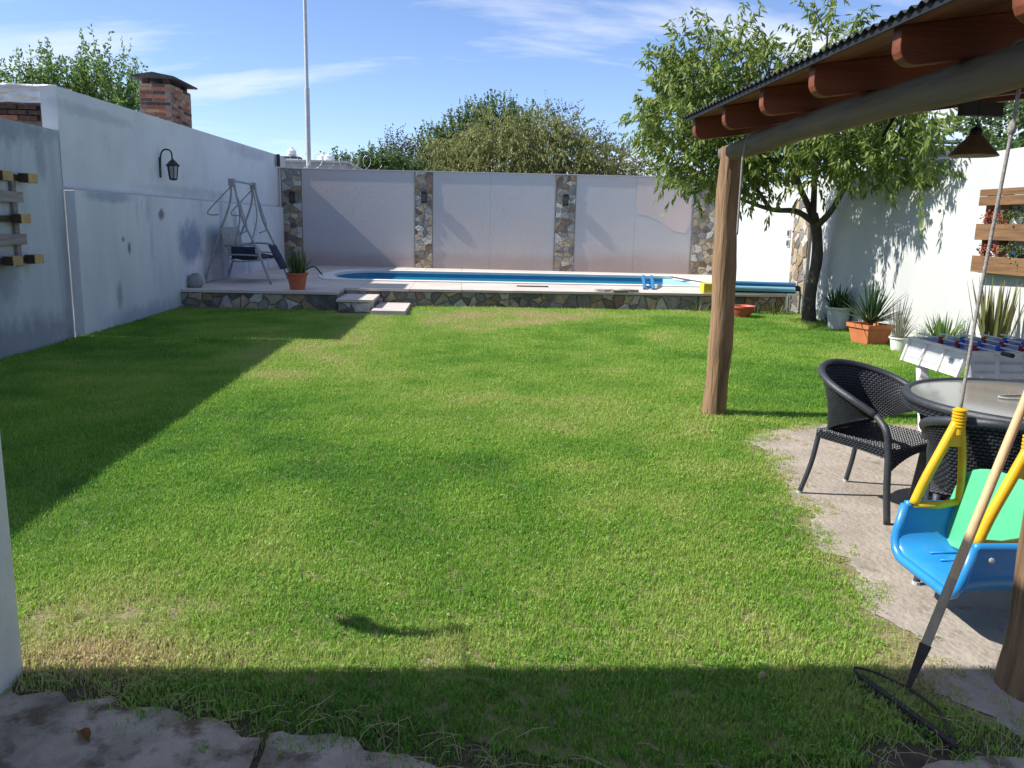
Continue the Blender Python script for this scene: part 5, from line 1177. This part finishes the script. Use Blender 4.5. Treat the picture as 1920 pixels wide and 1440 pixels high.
MB().lathe((0, 0, 0), [(.012, 0), (.012, .008), (.004, .011)], 12).build('bolt', 'galvanised', ts).matrix_world = Matrix.Translation((1.995, yc - hw_ + .0, .36)) @ Matrix.Rotation(math.radians(90), 4, 'X')
bk_ = []
for a in np.linspace(0, math.pi, 17): bk_.append((.215 * math.copysign(abs(math.cos(a)) ** .75, math.cos(a)), .47 + .14 * abs(math.sin(a)) ** .8))
bk_ = [(.235, .235)] + bk_ + [(-.235, .235)]
MB().prism(bk_, lambda u, v, t: (2.150 + t + (v - .235) * .22 + u * -.22, yc + u * 1.12 + .03, v), 0, .022).build('backrest', 'green_plastic', ts, bevel=.008, smooth=60)
for y_ in (ya, yb):
    tri = [(1.955, .415), (2.20, .425), (2.13, .755)]
    h_ = MB().tube(curve([(2.105, y_, .79), (2.05, y_, .66), (1.995, y_, .53), (1.955, y_, .415)], 6), [.021] * 18 + [.021], 10).build('handle', 'yellow_plastic', ts, smooth=True)
    MB().tube(curve([(2.122, y_, .79), (2.145, y_, .66), (2.158, y_, .53), (2.16, y_, .425)], 5), .017, 10).build('strut', 'yellow_plastic', h_, smooth=True)
    MB().tube([(1.955, y_, .415), (2.06, y_, .408), (2.16, y_, .425)], .017, 10).build('strut', 'yellow_plastic', h_, smooth=True)
    MB().add([(2.09, y_ - .012, .735), (2.145, y_ - .012, .735), (2.155, y_ - .012, .68), (2.065, y_ - .012, .68), (2.09, y_ + .012, .735), (2.145, y_ + .012, .735), (2.155, y_ + .012, .68), (2.065, y_ + .012, .68)], [(0, 1, 2, 3), (4, 7, 6, 5), (0, 4, 5, 1), (1, 5, 6, 2), (2, 6, 7, 3), (3, 7, 4, 0)]).build('gusset', 'yellow_plastic', h_)
    pr_ = []
    for i in range(6): pr_ += [(.025, i * .014), (.03, i * .014 + .004), (.03, i * .014 + .009), (.024, i * .014 + .012)]
    MB().lathe((2.112, y_, .765), [(.027, -.03)] + pr_ + [(.012, .088)], 14).build('collar', 'yellow_plastic', h_, smooth=50)
    yt = y_ - .07 if y_ > 3.1 else y_ - .03
    MB().tube(curve([(2.112, y_, .84), (2.118, y_ - .02, 1.3), (2.128, yt, 1.95), (2.14, yt, 2.2)], 8), .0075, 7).build('rope', 'rope', ts, smooth=True)
    MB().lathe((2.13, yt, 1.98), [(.006, 0), (.016, .012), (.018, .03), (.012, .05), (.006, .06)], 8).build('knot', 'rope', ts, smooth=True)
    MB().tube([(2.16 + .080 * math.cos(a), yt + .012 * math.sin(a * .5), 2.272 + .080 * math.sin(a)) for a in np.linspace(-1.6, 4.7, 22)], .007, 6).build('loop', 'rope', ts, smooth=True)

# ------------------------------------------------------------------ rake leaning on the near post
rk = thing('garden_rake', 'bow rake with pale wooden handle leaning at the near pergola post', 'rake', (0, 0, 0))
A, Bq = Vector((1.590, 2.585, .02)), Vector((2.075, 2.838, 1.10)); ax = (Bq - A).normalized()
MB().tube([A + ax * .155, A + ax * .42], [.0165, .0165], 12).build('handle', 'ash_wood_worn', rk, smooth=40)
MB().tube([A + ax * .42, A + ax * .8, A + ax * 1.45], [.0165, .0165, .0155], 12).build('handle', 'ash_wood', rk, smooth=40)
MB().tube([A, A + ax * .05, A + ax * .165], [.009, .012, .0205], 12).build('ferrule', 'iron', rk, smooth=40)
H0, H1 = Vector((1.452, 2.66, .018)), Vector((1.560, 2.245, .022)); hd_ = (H1 - H0).normalized()
MB().obox((H0 + H1) / 2, (H1 - H0) / 2, Vector((hd_.y, -hd_.x, 0)) * .012, Vector((0, 0, .011))).build('head', 'iron', rk, bevel=.003)
MB().tube(curve([A, A.lerp(Vector((1.47, 2.70, .04)), .7), Vector((1.445, 2.695, .035)), H0], 5), .0055, 6).build('bow_arm', 'iron', rk, smooth=True)
MB().tube(curve([A, A.lerp(H1, .45) + Vector((.03, 0, .012)), H1 + Vector((.012, .06, .015)), H1], 5), .0055, 6).build('bow_arm', 'iron', rk, smooth=True)
for i in range(12):
    c_ = H0.lerp(H1, (i + .3) / 11.6); MB().tube([c_ + Vector((-.004, -.002, 0)), c_ + Vector((-.04, -.010, -.004)), c_ + Vector((-.058, -.014, -.016))], [.005, .0045, .002], 5).build('tooth', 'iron', rk)

# ------------------------------------------------------------------ litter in the foreground
for i, (x_, y_, r_, lab) in enumerate(((-1.12, 2.33, 2.3, 'large brown dry leaf on the grey paving at bottom left'), (1.05, 2.60, .4, 'small yellowish leaf on the shaded grass near the rake'))):
    lf = MB(); pts = [(0, 0), (.3, .16), (.6, .18), (.85, .1), (1, 0), (.85, -.1), (.6, -.17), (.3, -.14)]
    s_ = .085 if i == 0 else .045
    lf.add([(u * s_, v * s_ * 1.3, .012 * math.sin(u * 3) + abs(v) * .05) for u, v in pts] , [(0, 1, 2, 3, 4), (0, 4, 5, 6, 7)])
    o_ = lf.build('fallen_leaf', 'leaf_litter' if i == 0 else 'straw', fix=False); o_.location = (x_, y_, .02 + .03 * i); o_.rotation_euler = (0, 0, r_)
    tag(o_, lab, 'leaf')
sw_ = MB(); q = random.Random(5)
for i in range(260):
    x_ = q.uniform(-1.5, 1.9); y_ = float(pave_edge(x_)) + q.gauss(.06, .07); a = q.random() * 6.28; L_ = q.uniform(.04, .14); z_ = q.uniform(.014, .04)
    d = Vector((math.cos(a), math.sin(a), q.uniform(-.1, .2))) * L_; c_ = Vector((x_, y_, z_))
    sw_.tube([c_, c_ + d * .5 + Vector((0, 0, .012)), c_ + d], .0011, 3, False)
for i in range(90):
    x_ = q.uniform(-1.5, 2); y_ = q.uniform(2.8, 5.5); a = q.random() * 6.28; L_ = q.uniform(.03, .09); d = Vector((math.cos(a), math.sin(a), 0)) * L_; c_ = Vector((x_, y_, .035))
    sw_.tube([c_, c_ + d * .5 + Vector((0, 0, .01)), c_ + d], .001, 3, False)
tag(sw_.build('straw_litter', 'straw', fix=False), 'dry straw bits along the paving edge', 'straw', kind='stuff')
